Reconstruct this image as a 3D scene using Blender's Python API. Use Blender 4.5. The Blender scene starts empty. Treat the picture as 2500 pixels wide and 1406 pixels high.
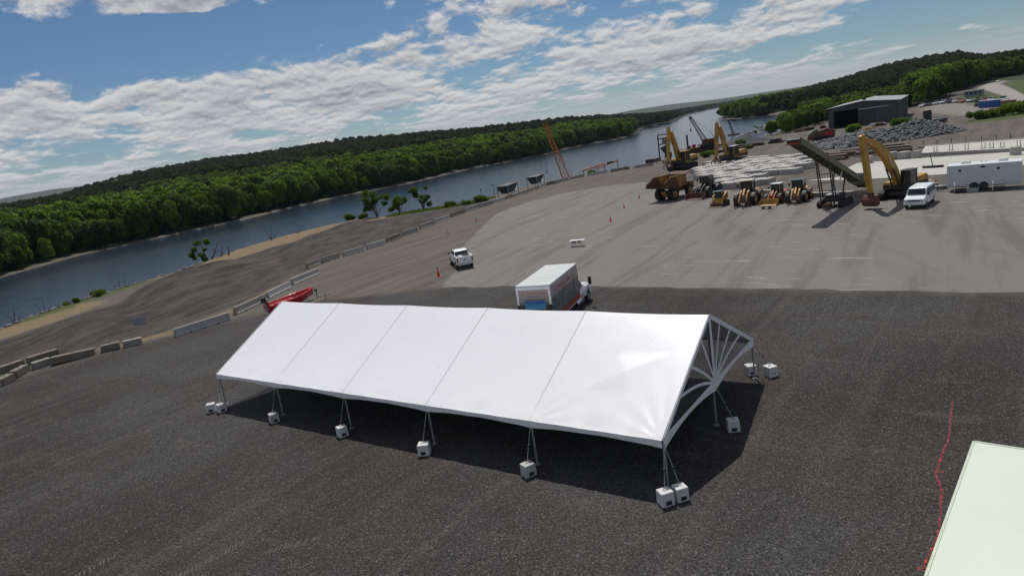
import bpy, math, random
import numpy as np
from mathutils import Vector, Matrix

# ------------------------------------------------------------------ camera
SC = bpy.context.scene
COL = SC.collection
RAD = math.radians
rng = np.random.default_rng(7)
random.seed(7)

PITCH, ROLL, CAM_H = 0.2206129, -0.1536601, 14.1037
cd = bpy.data.cameras.new('camera')
cd.sensor_width = 36.0
cd.lens = 36.0 * 1646.604 / 2500.0
cd.clip_start = 0.1
cd.clip_end = 30000
cam = bpy.data.objects.new('camera', cd)
COL.objects.link(cam)
fw = Vector((0, math.cos(PITCH), -math.sin(PITCH)))
rt0 = Vector((1, 0, 0))
up0 = rt0.cross(fw)
rt = rt0 * math.cos(ROLL) + up0 * math.sin(ROLL)
up = up0 * math.cos(ROLL) - rt0 * math.sin(ROLL)
M4 = Matrix((rt, up, -fw)).transposed().to_4x4()
M4.translation = (0, 0, CAM_H)
cam.matrix_world = M4
SC.camera = cam

# ------------------------------------------------------------------ sky, sun, exposure
SUN_EL, SUN_AZ = RAD(61), RAD(1.0)          # azimuth measured from +Y towards +X
SC.view_settings.view_transform = 'Standard'
SC.view_settings.look = 'None'
SC.view_settings.exposure = -0.45
SC.view_settings.gamma = 1.0
SC.view_settings.use_curve_mapping = False

sd = bpy.data.lights.new('sun', 'SUN')
sd.energy = 5.0
sd.angle = RAD(0.53)
sd.color = (1.0, 0.965, 0.91)
sun = bpy.data.objects.new('sun', sd)
COL.objects.link(sun)
sdir = Vector((math.sin(SUN_AZ) * math.cos(SUN_EL), math.cos(SUN_AZ) * math.cos(SUN_EL), math.sin(SUN_EL)))
sun.rotation_euler = sdir.to_track_quat('Z', 'Y').to_euler()
sun.location = (0, 60, 120)


class NT:
    """small helper round a node tree"""
    def __init__(s, tree):
        s.t = tree
        s.n = tree.nodes
        s.l = tree.links

    def node(s, typ, ins=None, **props):
        nd = s.n.new(typ)
        for k, v in props.items():
            setattr(nd, k, v)
        for k, v in (ins or {}).items():
            s.put(nd.inputs[k], v)
        return nd

    def put(s, sock, v):
        if isinstance(v, bpy.types.NodeSocket):
            s.l.new(v, sock)
        elif v is not None:
            if sock.type == 'RGBA' and len(v) == 3:
                v = (*v, 1)
            sock.default_value = v

    def m(s, op, a, b=None, c=None, clamp=False):
        nd = s.n.new('ShaderNodeMath')
        nd.operation = op
        nd.use_clamp = clamp
        s.put(nd.inputs[0], a)
        if b is not None:
            s.put(nd.inputs[1], b)
        if c is not None:
            s.put(nd.inputs[2], c)
        return nd.outputs[0]

    def vm(s, op, a, b=None):
        nd = s.n.new('ShaderNodeVectorMath')
        nd.operation = op
        s.put(nd.inputs[0], a)
        if b is not None:
            s.put(nd.inputs[1], b)
        return nd.outputs[0]

    def xyz(s, x, y, z=0.0):
        nd = s.n.new('ShaderNodeCombineXYZ')
        for i, v in enumerate((x, y, z)):
            s.put(nd.inputs[i], v)
        return nd.outputs[0]

    def sep(s, v):
        nd = s.n.new('ShaderNodeSeparateXYZ')
        s.put(nd.inputs[0], v)
        return nd.outputs

    def noise(s, vec, scale, detail=3.0, rough=0.5, dist=0.0):
        nd = s.node('ShaderNodeTexNoise', {'Scale': scale, 'Detail': detail, 'Roughness': rough, 'Distortion': dist})
        if vec is not None:
            s.l.new(vec, nd.inputs['Vector'])
        return nd.outputs['Fac']

    def smooth(s, v, lo, hi, a=0.0, b=1.0):
        nd = s.node('ShaderNodeMapRange', {'From Min': lo, 'From Max': hi, 'To Min': a, 'To Max': b}, interpolation_type='SMOOTHSTEP')
        s.put(nd.inputs['Value'], v)
        return nd.outputs['Result']

    def mix(s, f, a, b, blend='MIX'):
        nd = s.n.new('ShaderNodeMix')
        nd.data_type = 'RGBA'
        nd.blend_type = blend
        s.put(nd.inputs[0], f)
        s.put(nd.inputs[6], a)
        s.put(nd.inputs[7], b)
        return nd.outputs[2]


W = bpy.data.worlds.new('World')
SC.world = W
W.use_nodes = True
wt = NT(W.node_tree)
wt.n.clear()
sky = wt.node('ShaderNodeTexSky', sky_type='NISHITA', sun_disc=False, sun_elevation=SUN_EL, sun_rotation=SUN_AZ,
              altitude=50, air_density=1.0, dust_density=0.05, ozone_density=2.4)
D = wt.vm('NORMALIZE', wt.node('ShaderNodeTexCoord').outputs['Generated'])
dx, dy, dz = wt.sep(D)
az = wt.m('ARCTAN2', dx, dy)
zc = wt.m('MAXIMUM', dz, 0.0)
lz = wt.m('LOGARITHM', wt.m('ADD', zc, 0.075), math.e)


def cloud_noise(dv):
    u = wt.m('MULTIPLY', az, 17.0)
    v = wt.m('MULTIPLY_ADD', lz, 8.2, dv)
    p = wt.xyz(u, v, 3.7)
    warp = wt.node('ShaderNodeTexNoise', {'Scale': 0.8, 'Detail': 2.0})
    wt.l.new(p, warp.inputs['Vector'])
    p2 = wt.vm('ADD', p, wt.vm('MULTIPLY', wt.vm('SUBTRACT', warp.outputs['Color'], (0.5, 0.5, 0.5)), (0.8, 0.35, 0)))
    n1 = wt.noise(p2, 1.0, 10.0, 0.60)
    n2 = wt.noise(p2, 0.36, 3.0, 0.5)
    return wt.m('MULTIPLY_ADD', n2, 0.55, wt.m('MULTIPLY', n1, 0.45 * 1.5))


def blob(a0, e0, sa, se):
    """soft patch of the sky around azimuth a0 and elevation e0 (degrees)"""
    da = wt.m('DIVIDE', wt.m('SUBTRACT', az, RAD(a0)), RAD(sa))
    de = wt.m('DIVIDE', wt.m('SUBTRACT', dz, math.sin(RAD(e0))), RAD(se))
    q = wt.m('ADD', wt.m('MULTIPLY', da, da), wt.m('MULTIPLY', de, de))
    return wt.m('EXPONENT', wt.m('MULTIPLY', q, -1.0))


bias = wt.m('MULTIPLY', blob(-20, 10.4, 17, 2.3), -0.34)
bias = wt.m('MULTIPLY_ADD', blob(-20.5, 12.6, 4.6, 0.8), 0.46, bias)
bias = wt.m('MULTIPLY_ADD', blob(-29, 6.6, 9, 1.5), 0.12, bias)
bias = wt.m('MULTIPLY_ADD', blob(-18, 5.2, 14, 1.7), 0.08, bias)
bias = wt.m('MULTIPLY_ADD', blob(-6, 6.6, 8, 1.6), 0.11, bias)
bias = wt.m('MULTIPLY_ADD', blob(4, 9.6, 8, 2.2), 0.11, bias)
bias = wt.m('MULTIPLY_ADD', blob(20, 5.0, 9, 1.3), 0.10, bias)
bias = wt.m('MULTIPLY_ADD', blob(33, 3.4, 9, 2.4), -0.14, bias)
bias = wt.m('MULTIPLY_ADD', blob(-8, 3.8, 26, 1.7), 0.09, bias)
n0 = wt.m('ADD', cloud_noise(0.0), bias)
nup = wt.m('ADD', cloud_noise(0.22), bias)
dens = wt.smooth(n0, 0.560, 0.678)
low = wt.smooth(dz, 0.002, 0.050, 0.92, 0.0)
dens = wt.m('ADD', wt.m('MULTIPLY', dens, wt.m('SUBTRACT', 1.0, low)), wt.m('MULTIPLY', low, 0.66))
lit = wt.m('MULTIPLY_ADD', wt.m('SUBTRACT', n0, nup), 5.0, 0.72, clamp=True)
thick = wt.smooth(n0, 0.66, 0.90)
lit = wt.m('ADD', wt.m('MULTIPLY', lit, wt.m('SUBTRACT', 1.0, low)), wt.m('MULTIPLY', low, 0.55))
lit = wt.m('SUBTRACT', lit, wt.m('MULTIPLY', thick, 0.25), clamp=True)
ccol = wt.mix(lit, (0.36, 0.405, 0.485), (1.02, 1.02, 1.03))
bg1 = wt.node('ShaderNodeBackground', {'Color': wt.mix(1.0, sky.outputs[0], (0.66, 0.83, 1.0), 'MULTIPLY'), 'Strength': 0.075})
bg2 = wt.node('ShaderNodeBackground', {'Color': ccol, 'Strength': 0.84})
ms = wt.node('ShaderNodeMixShader', {0: dens, 1: bg1.outputs[0], 2: bg2.outputs[0]})
wo = wt.node('ShaderNodeOutputWorld')
wt.l.new(ms.outputs[0], wo.inputs['Surface'])


# ------------------------------------------------------------------ materials
def new_mat(name):
    m = bpy.data.materials.new(name)
    m.use_nodes = True
    nt = NT(m.node_tree)
    return m, nt, nt.n['Principled BSDF']


MATS = {}
ALBEDO = 0.87


def pm(name, col, rough=0.55, metal=0.0, var=0.12, scale=2.5, bump=0.0, coat=0.0, dirt=0.0, dirtcol=(0.12, 0.10, 0.08), spec=0.5):
    """painted / metal / concrete surface with uneven tone, dirt patches and fine relief"""
    if name in MATS:
        return MATS[name]
    m, nt, b = new_mat(name)
    tc = nt.node('ShaderNodeTexCoord').outputs['Object']
    col = tuple(x * ALBEDO for x in col)
    dirtcol = tuple(x * ALBEDO for x in dirtcol)
    n = nt.noise(tc, scale, 5.0, 0.6)
    c = nt.mix(n, tuple(x * (1 - var) for x in col), tuple(min(1, x * (1 + var)) for x in col))
    if dirt:
        d = nt.smooth(nt.noise(tc, scale * 0.55, 6.0, 0.65, 0.4), 0.60 - dirt * 0.25, 0.75)
        c = nt.mix(nt.m('MULTIPLY', d, min(1.0, dirt * 1.6)), c, dirtcol)
    nt.put(b.inputs['Base Color'], c)
    nt.put(b.inputs['Roughness'], nt.smooth(n, 0.2, 0.8, max(0.02, rough - 0.1), min(1, rough + 0.1)))
    b.inputs['Metallic'].default_value = metal
    b.inputs['Specular IOR Level'].default_value = spec
    if coat:
        b.inputs['Coat Weight'].default_value = coat
    if bump:
        bp = nt.node('ShaderNodeBump', {'Strength': bump, 'Distance': 0.02, 'Height': nt.noise(tc, scale * 8, 4.0, 0.6)})
        nt.l.new(bp.outputs[0], b.inputs['Normal'])
    MATS[name] = m
    return m


def leaf_mat(name, lo, hi, tr=0.35):
    m, nt, b = new_mat(name)
    oi = nt.node('ShaderNodeObjectInfo')
    geo = nt.node('ShaderNodeNewGeometry')
    n = nt.noise(geo.outputs['Position'], 0.25, 3.0, 0.6)
    isl = nt.m('MULTIPLY_ADD', oi.outputs['Random'], 0.55, nt.m('MULTIPLY_ADD', n, 0.5, nt.m('MULTIPLY', geo.outputs['Random Per Island'], 0.25)))
    c = nt.mix(nt.smooth(isl, 0.25, 1.05), lo, hi)
    b.inputs['Roughness'].default_value = 0.6
    b.inputs['Specular IOR Level'].default_value = 0.06
    nt.put(b.inputs['Base Color'], c)
    t = nt.node('ShaderNodeBsdfTranslucent', {'Color': nt.mix(0.5, c, (0.16, 0.22, 0.03))})
    mx = nt.node('ShaderNodeMixShader', {0: tr, 1: b.outputs[0], 2: t.outputs[0]})
    nt.l.new(mx.outputs[0], nt.n['Material Output'].inputs['Surface'])
    return m


# ------------------------------------------------------------------ mesh building
class MB:
    """collects shapes; build() links them as ONE mesh object"""
    def __init__(s):
        s.v, s.f, s.sm = [], [], []

    def add(s, vs, fs, smooth=False):
        o = len(s.v)
        s.v += [tuple(p) for p in vs]
        s.f += [tuple(i + o for i in f) for f in fs]
        s.sm += [smooth] * len(fs)
        return s

    def box(s, c, d, rz=0.0, ry=0.0, top=(1, 1), shift=0.0):
        hx, hy, hz = d[0] / 2, d[1] / 2, d[2] / 2
        R = Matrix.Rotation(rz, 3, 'Z') @ Matrix.Rotation(ry, 3, 'Y')
        vs = []
        for z in (-1, 1):
            tx, ty = (top if z > 0 else (1, 1))
            for x, y in ((-1, -1), (1, -1), (1, 1), (-1, 1)):
                p = R @ Vector((x * hx * tx + (shift if z > 0 else 0), y * hy * ty, z * hz))
                vs.append((p.x + c[0], p.y + c[1], p.z + c[2]))
        return s.add(vs, [(3, 2, 1, 0), (4, 5, 6, 7), (0, 1, 5, 4), (1, 2, 6, 5), (2, 3, 7, 6), (3, 0, 4, 7)])

    def prism(s, prof, lo, hi, axis='y', inset=None):
        """side profile [(a, b)] extruded along y (a=x, b=z), x (a=y, b=z) or z (a=x, b=y); inset(a, b) narrows it"""
        n = len(prof)
        vs = []
        for k, e in enumerate((lo, hi)):
            for a, b in prof:
                q = e
                if inset:
                    q = e + (inset(a, b) if k == 0 else -inset(a, b))
                vs.append((a, q, b) if axis == 'y' else ((q, a, b) if axis == 'x' else (a, b, q)))
        fs = [tuple(range(n)), tuple(reversed(range(n, 2 * n)))]
        for i in range(n):
            j = (i + 1) % n
            fs.append((i, n + i, n + j, j))
        return s.add(vs, fs)

    def cyl(s, p0, p1, r0, r1=None, n=12, cap=True):
        r1 = r0 if r1 is None else r1
        p0, p1 = Vector(p0), Vector(p1)
        d = (p1 - p0)
        if d.length < 1e-6:
            return s
        d.normalize()
        a = d.orthogonal().normalized()
        b = d.cross(a)
        ring = [a * math.cos(2 * math.pi * i / n) + b * math.sin(2 * math.pi * i / n) for i in range(n)]
        A = [p0 + q * r0 for q in ring]
        B = [p1 + q * r1 for q in ring]
        s.add(A + B, [(i, (i + 1) % n, n + (i + 1) % n, n + i) for i in range(n)], True)
        if cap:
            s.add(A, [tuple(reversed(range(n)))])
            s.add(B, [tuple(range(n))])
        return s

    def tube(s, pts, r, n=6, r1=None):
        k = len(pts) - 1
        for i in range(k):
            ra = r if r1 is None else r + (r1 - r) * i / k
            rb = r if r1 is None else r + (r1 - r) * (i + 1) / k
            s.cyl(pts[i], pts[i + 1], ra, rb, n)
        return s

    def beam(s, p0, p1, w, h):
        p0, p1 = Vector(p0), Vector(p1)
        d = (p1 - p0).normalized()
        side = d.cross(Vector((0, 0, 1)))
        side = side.normalized() if side.length > 1e-4 else Vector((1, 0, 0))
        u = side.cross(d)
        vs = []
        for p in (p0, p1):
            for a, b in ((-1, -1), (1, -1), (1, 1), (-1, 1)):
                vs.append(p + side * a * w / 2 + u * b * h / 2)
        return s.add(vs, [(3, 2, 1, 0), (4, 5, 6, 7), (0, 1, 5, 4), (1, 2, 6, 5), (2, 3, 7, 6), (3, 0, 4, 7)])

    def lattice(s, p0, p1, w0, w1, n, r=0.05):
        p0, p1 = Vector(p0), Vector(p1)
        d = (p1 - p0).normalized()
        a = d.cross(Vector((0, 1, 0.01))).normalized()
        b = d.cross(a)
        prev = None
        for i in range(n + 1):
            t = i / n
            w = (w0 + (w1 - w0) * t) / 2
            c = p0.lerp(p1, t)
            q = [c + a * w + b * w, c - a * w + b * w, c - a * w - b * w, c + a * w - b * w]
            if prev:
                for k in range(4):
                    s.cyl(prev[k], q[k], r, n=5, cap=False)
                    s.cyl(prev[k], q[(k + 1) % 4], r * 0.6, n=4, cap=False)
                    s.cyl(q[k], q[(k + 1) % 4], r * 0.6, n=4, cap=False)
            prev = q
        return s

    def build(s, name, mat, parent=None, loc=None, bevel=0.0):
        me = bpy.data.meshes.new(name)
        me.from_pydata(s.v, [], s.f)
        me.polygons.foreach_set('use_smooth', s.sm)
        me.update()
        return obj(name, me, mat, parent, loc, bevel)


def obj(name, me, mat, parent=None, loc=None, bevel=0.0):
    if isinstance(me, MB):
        return me.build(name, mat, parent, loc, bevel)
    if mat and not me.materials:
        me.materials.append(mat)
    o = bpy.data.objects.new(name, me)
    COL.objects.link(o)
    if parent:
        o.parent = parent
    if loc:
        o.location = loc
    if bevel:
        md = o.modifiers.new('bevel', 'BEVEL')
        md.width = bevel
        md.segments = 2
        md.limit_method = 'ANGLE'
    return o


def tag(o, label, cat, group=None, kind=None):
    if label:
        o['label'] = label
    if cat:
        o['category'] = cat
    if group:
        o['group'] = group
    if kind:
        o['kind'] = kind
    return o


def struct(o):
    o['kind'] = 'structure'
    return o


def thing(name, label, cat, loc, rz=0.0, group=None):
    o = bpy.data.objects.new(name, None)
    o.empty_display_size = 0.3
    COL.objects.link(o)
    o.location = loc
    o.rotation_euler = (0, 0, rz)
    return tag(o, label, cat, group)


def copy_tree(o, parent=None):
    c = o.copy()
    COL.objects.link(c)
    c.parent = parent
    for ch in list(o.children):
        copy_tree(ch, c)
    return c


ORD = ['first', 'second', 'third', 'fourth', 'fifth', 'sixth', 'seventh', 'eighth', 'ninth', 'tenth', 'eleventh', 'twelfth',
       'thirteenth', 'fourteenth', 'fifteenth', 'sixteenth', 'seventeenth', 'eighteenth', 'nineteenth', 'twentieth',
       'twenty-first', 'twenty-second', 'twenty-third', 'twenty-fourth', 'twenty-fifth', 'twenty-sixth', 'twenty-seventh',
       'twenty-eighth', 'twenty-ninth', 'thirtieth']

# ------------------------------------------------------------------ terrain
WATER_Z = -3.0
CREST = [(-80, -60), (-76, 30), (-72, 70), (-69.4, 90.3), (-70.6, 97), (-68.5, 102.2), (-67, 109), (-63, 118), (-60, 125),
         (-58.9, 132.5), (-56.8, 149.4), (-51.4, 162.3), (-43.7, 171.7), (-39, 174.3), (-33, 173.6), (-22.6, 172.6), (-12, 172.6),
         (-3.8, 176), (0.7, 191), (10.7, 202), (23.6, 206.5), (36.7, 209), (46, 209), (53, 214), (62, 222), (72, 228), (84, 236),
         (100, 258), (112, 272), (121, 284), (140, 310), (165, 360), (205, 450), (250, 585)]
cr = np.array(CREST, float)
tg = np.gradient(cr, axis=0)
tg /= np.linalg.norm(tg, axis=1)[:, None]
NEAR = cr + np.stack([-tg[:, 1], tg[:, 0]], 1) * 3.6
FAR = [(248, 606), (227, 607), (238, 700), (258, 775), (310, 880), (420, 1150), (600, 1560), (900, 2150), (1350, 2850), (1900, 3050),
       (1900, 3250), (1250, 3080), (760, 2350), (470, 1650), (255, 959), (191, 865), (150, 690), (133, 631), (104, 578.5), (75, 572),
       (37, 486), (10, 463), (-14, 442), (-46, 371), (-75, 349), (-95, 310), (-104, 281), (-124, 252), (-140, 226), (-141, 187),
       (-150, 150), (-160, 100), (-170, 20), (-175, -60)]
POLY = np.concatenate([NEAR, np.array(FAR, float)])
NNEAR = len(NEAR)


def river_dist(x, y):
    """signed distance to the river (negative in the water) and whether the nearest bank is the near one"""
    P = np.stack([x, y], 1)
    best = np.full(len(P), 1e9)
    near = np.zeros(len(P), bool)
    inside = np.zeros(len(P), bool)
    n = len(POLY)
    for i in range(n):
        a, b = POLY[i], POLY[(i + 1) % n]
        ab = b - a
        t = np.clip(((P - a) @ ab) / (ab @ ab), 0, 1)
        d = np.hypot(P[:, 0] - a[0] - t * ab[0], P[:, 1] - a[1] - t * ab[1])
        k = d < best
        best[k] = d[k]
        near[k] = i < NNEAR
        c = (a[1] > y) != (b[1] > y)
        with np.errstate(divide='ignore', invalid='ignore'):
            xi = a[0] + (y - a[1]) * ab[0] / (ab[1] if ab[1] else 1e-9)
        inside ^= c & (x < xi)
    return np.where(inside, -best, best), near


def sm(t):
    t = np.clip(t, 0, 1)
    return t * t * (3 - 2 * t)


def wob(x, y, k):
    return (np.sin(x * k + 1.3) * np.cos(y * k * 1.17 + .4) + .5 * np.sin(x * k * 2.3 + y * k * 1.9 + 2.1) + .3 * np.cos(x * k * 4.7 - y * k * 3.9))


def terrain(x, y):
    x = np.asarray(x, float)
    y = np.asarray(y, float)
    d, near = river_dist(x, y)
    r = np.hypot(x, y)
    a = np.degrees(np.arctan2(x, y))
    bed = WATER_Z - 0.02 - 2.0 * sm(-d / 12)
    nearz = WATER_Z + 2.0 * sm(d / 3.6) + 1.0 * sm((d - 5) / 22)
    farz = WATER_Z + 0.5 * sm(d / 3) + 2.5 * sm((d - 3) / 30)
    z = np.where(d < 0, bed, np.where(near, nearz, farz))
    # low mounds of spoil on the lower bank
    z += np.where((d > 4) & near & (y < 160) & (x < -30), 0.5 * wob(x, y, .17) * sm((d - 14) / 6) * sm((40 - d) / 8), 0)
    # heap of spoil pushed up beside the river road
    z += near * (1.3 * np.exp(-(((x + 52) / 7) ** 2 + ((y - 111) / 9) ** 2)) + .7 * np.exp(-(((x + 45) / 5) ** 2 + ((y - 97) / 6) ** 2)))
    # hills: height of the ridge line by bearing, by range
    rid = lambda tab, r0, w, w2: np.interp(a, *zip(*tab)) * np.where(r < r0, np.exp(-((r - r0) / w) ** 2), np.exp(-((r - r0) / w2) ** 2))
    land = sm((d - 10) / 120)
    west = sm((14 - a) / 8)
    z += land * sm((r - 320) / 300) * rid([(-90, 25), (-40, 12), (-36, 10), (-32, 9), (-29, 22), (-27, 29), (-22, 31), (-15, 31), (-10, 29), (-5, 23), (2, 14), (8, 9), (12, 7), (16, 0)], 1250, 480, 900) * (1 + .06 * wob(x, y, .006))
    z += land * west * 5 * sm((r - 300) / 300) * (1 + .4 * wob(x, y, .012))
    z += sm((r - 330) / 500) * sm((a - 19) / 4) * land * rid([(18, 0), (21, 2), (24, 4), (27, 9), (30, 20), (32.4, 22), (34.4, 23), (35.9, 10), (38, 7), (45, 14), (90, 20)], 1350, 600, 700) * (1 + .05 * wob(x, y, .007))
    z += sm((r - 275) / 90) * sm((a - 30) / 5) * 3.2 * near
    z += 1.05 * sm((r - 4800) / 2000) * np.interp(a, [-90, -40, -36, -33, -31, -28, -24, -18, -8, 0, 5, 9, 12, 15, 18, 22, 30, 45, 90], [60, 75, 110, 145, 138, 90, 55, 75, 60, 40, 34, 52, 66, 60, 44, 40, 30, 40, 60]) * (1 + .08 * wob(x, y, .0011))
    return z


def tz(x, y):
    return float(terrain([x], [y])[0])


def axis_vals(lo, hi, step, far_lo, far_hi, grow=1.09):
    v = list(np.arange(lo, hi + .01, step))
    s = step
    while v[-1] < far_hi:
        s *= grow
        v.append(v[-1] + s)
    s = step
    while v[0] > far_lo:
        s *= grow
        v.insert(0, v[0] - s)
    return np.array(v)


xs = axis_vals(-95, 190, 1.25, -7000, 7500)
ys = axis_vals(0, 310, 1.25, -250, 9000)
XX, YY = np.meshgrid(xs, ys)
X, Y = XX.ravel(), YY.ravel()
Z = terrain(X, Y)
nx, ny = len(xs), len(ys)
ii = (np.arange(ny - 1)[:, None] * nx + np.arange(nx - 1)[None]).ravel()
quads = np.stack([ii, ii + 1, ii + nx + 1, ii + nx], 1)


def grid_mesh(name, V, Q):
    me = bpy.data.meshes.new(name)
    me.vertices.add(len(V))
    me.vertices.foreach_set('co', np.asarray(V, np.float32).ravel())
    me.loops.add(Q.size)
    me.loops.foreach_set('vertex_index', Q.astype(np.int32).ravel())
    me.polygons.add(len(Q))
    me.polygons.foreach_set('loop_start', np.arange(0, Q.size, Q.shape[1], dtype=np.int32))
    me.polygons.foreach_set('loop_total', np.full(len(Q), Q.shape[1], np.int32))
    me.update(calc_edges=True)
    return me


gme = grid_mesh('ground', np.stack([X, Y, Z], 1), quads)
gme.polygons.foreach_set('use_smooth', np.ones(len(quads), bool))
dG, nearG = river_dist(X, Y)


def poly_mask(poly, x, y, soft):
    """1 inside the polygon, fading over `soft` metres"""
    poly = np.array(poly, float)
    P = np.stack([x, y], 1)
    best = np.full(len(x), 1e9)
    ins = np.zeros(len(x), bool)
    for i in range(len(poly)):
        a, b = poly[i], poly[(i + 1) % len(poly)]
        ab = b - a
        t = np.clip(((P - a) @ ab) / (ab @ ab), 0, 1)
        best = np.minimum(best, np.hypot(P[:, 0] - a[0] - t * ab[0], P[:, 1] - a[1] - t * ab[1]))
        c = (a[1] > y) != (b[1] > y)
        xi = a[0] + (y - a[1]) * ab[0] / (ab[1] if ab[1] else 1e-9)
        ins ^= c & (x < xi)
    s = np.where(ins, best, -best)
    return sm(s / soft + .5)



GRAVEL = [(-60, 40), (-47, 56), (-36, 63.5), (-29, 68), (-20, 70.5), (-7.3, 68.3), (2, 62.6), (14.7, 52.6), (24, 45.1), (31.1, 39.4), (90, -8), (90, -40), (-90, -40), (-90, 20)]
SAND = [(-64.5, 116), (-64, 125), (-62, 133), (-60.5, 150), (-54, 165), (-45, 175), (-38, 177), (-30, 176), (-27, 172), (-25, 161.5), (-38.0, 153.0), (-48.5, 131.5), (-54, 121), (-60, 118)]
SAND2 = [(-78, 84), (-72, 97), (-66, 104), (-60, 101), (-58, 94), (-62, 84), (-66, 78)]
SANDROAD = [(-36.2, 64), (-33, 66), (-30, 71.5), (-29, 78), (-28.5, 85), (-30.5, 84), (-31.5, 76), (-34, 69.5), (-40, 64.5), (-46, 62), (-46, 60.5), (-40, 62)]
DIRT = [(-72, 60), (-62, 82), (-56, 95), (-57, 112), (-58, 120), (-52, 128), (-42, 150), (-28, 162), (-8, 166), (-2, 172), (2, 162), (-6, 147), (-14, 128), (-24, 108), (-29, 92), (-31, 78), (-36, 66), (-46, 58), (-60, 45)]
GRASS = [[(-28, 165), (-27, 173), (-18, 174.5), (-6, 175), (0, 178), (-4, 168), (-12, 166)],
         [(-74, 90), (-74, 100), (-68, 104), (-65, 100), (-69, 92)], [(-71, 96), (-68, 110), (-62, 118), (-60, 116), (-64, 106)],
         [(209, 297), (188, 252), (164.5, 213), (158, 222), (166, 232), (186, 270)], [(222, 296), (272, 350), (290, 330), (230, 260), (184, 226), (182, 232), (210, 275)],
         [(116, 168), (124, 176), (131, 176), (140, 184), (150, 190), (152, 180), (134, 166), (122, 160)], [(-48, 58), (-52, 66), (-47, 67), (-45, 62)]]
ROADPALE = [(163.7, 209), (184, 242.5), (206, 285), (223, 314.5), (256, 347), (262, 345), (234, 313), (213, 281.5), (181, 228), (166, 208)]
YARD2 = [(136, 205.5), (130, 190), (143, 185), (156, 206), (176, 248), (188, 275), (166, 268), (158, 256), (150, 240)]


def attr(name, vals):
    at = gme.attributes.new(name, 'FLOAT', 'POINT')
    at.data.foreach_set('value', np.asarray(vals, np.float32))


attr('gravel', poly_mask(GRAVEL, X, Y, 5))
attr('sand', np.maximum.reduce([poly_mask(SAND, X, Y, 3), .8 * poly_mask(SAND2, X, Y, 5), .62 * poly_mask(SANDROAD, X, Y, 2.5)]))
attr('dirt', poly_mask(DIRT, X, Y, 4))
gr = np.zeros(len(X))
for g_ in GRASS:
    gr = np.maximum(gr, poly_mask(g_, X, Y, 4))
attr('grass', gr)
aG = np.degrees(np.arctan2(X, Y))
rG = np.hypot(X, Y)
forest_floor = np.where(nearG & (rG < 420), 0, 1) * sm((dG - 1.5) / 3)
attr('forest', forest_floor)
attr('road', np.maximum(poly_mask(ROADPALE, X, Y, 3), .5 * poly_mask(YARD2, X, Y, 12)))
attr('shore', sm((2.2 - np.abs(dG - .5)) / 1.4))

gm, nt, b = new_mat('yard_ground')
pos = nt.node('ShaderNodeNewGeometry').outputs['Position']


def at_(n):
    return nt.node('ShaderNodeAttribute', attribute_name=n).outputs['Fac']


big = nt.noise(pos, 0.06, 4.0, 0.55)
mid = nt.noise(pos, 0.45, 5.0, 0.6)
# streaks left by machines, dragged along the yard
sx = nt.vm('MULTIPLY', nt.vm('ADD', pos, (0, 0, 0)), (1, 1, 1))
rotm = nt.node('ShaderNodeVectorRotate', {'Vector': pos, 'Angle': RAD(-52)}, rotation_type='Z_AXIS')
stre = nt.noise(nt.vm('MULTIPLY', rotm.outputs[0], (0.05, 0.55, 1)), 1.0, 5.0, 0.6, 0.3)
fine = nt.noise(pos, 9.0, 3.0, 0.7)
stone = nt.node('ShaderNodeTexVoronoi', {'Scale': 24.0, 'Vector': pos})
stone_v = nt.sep(stone.outputs['Color'])[0]


def edge(mask, k=0.55, hard=0.22):
    v = nt.m('ADD', mask, nt.m('MULTIPLY', nt.m('SUBTRACT', mid, 0.5), k))
    return nt.smooth(v, 0.5 - hard, 0.5 + hard)


c_comp = nt.mix(nt.smooth(stre, 0.3, 0.7), (0.092, 0.078, 0.067), (0.160, 0.142, 0.124))
c_comp = nt.mix(nt.smooth(big, 0.35, 0.7), c_comp, nt.mix(0.5, c_comp, (0.13, 0.112, 0.09)))
c_dark = nt.mix(nt.smooth(big, 0.40, 0.60), (0.028, 0.0245, 0.0225), (0.056, 0.054, 0.0555))
c_dark = nt.mix(nt.smooth(nt.noise(pos, 0.13, 5.0, 0.65, 0.6), 0.46, 0.64, 0, 0.85), c_dark, (0.050, 0.0415, 0.035))
c_dark = nt.mix(nt.smooth(stre, 0.50, 0.72, 0, 0.5), c_dark, (0.074, 0.066, 0.060))
trk = nt.noise(nt.vm('MULTIPLY', rotm.outputs[0], (0.018, 0.9, 1)), 1.0, 3.0, 0.55, 0.4)
c_dark = nt.mix(nt.smooth(trk, 0.58, 0.68, 0, 0.3), c_dark, (0.10, 0.092, 0.084))
c_dark = nt.mix(nt.smooth(trk, 0.42, 0.34, 0, 0.35), c_dark, (0.020, 0.017, 0.016))
dust = nt.noise(nt.vm('MULTIPLY', nt.node('ShaderNodeVectorRotate', {'Vector': pos, 'Angle': RAD(37)}, rotation_type='Z_AXIS').outputs[0], (.12, .5, 1)), 1.0, 6.0, .68, .5)
c_dark = nt.mix(nt.smooth(dust, .56, .70, 0, .6), c_dark, (0.088, 0.078, 0.066))
stone2 = nt.sep(nt.node('ShaderNodeTexVoronoi', {'Scale': 8.5, 'Vector': pos}).outputs['Color'])[0]
grain = nt.m('MULTIPLY', nt.smooth(stone_v, 0.0, 1.0, 0.38, 1.55), nt.smooth(stone2, 0.0, 1.0, 0.84, 1.18))
c_dark = nt.mix(1.0, c_dark, nt.xyz(grain, grain, grain), 'MULTIPLY')
c_dark = nt.mix(nt.smooth(stone_v, 0.945, 1.0, 0, 0.85), c_dark, (0.22, 0.21, 0.205))
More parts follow.
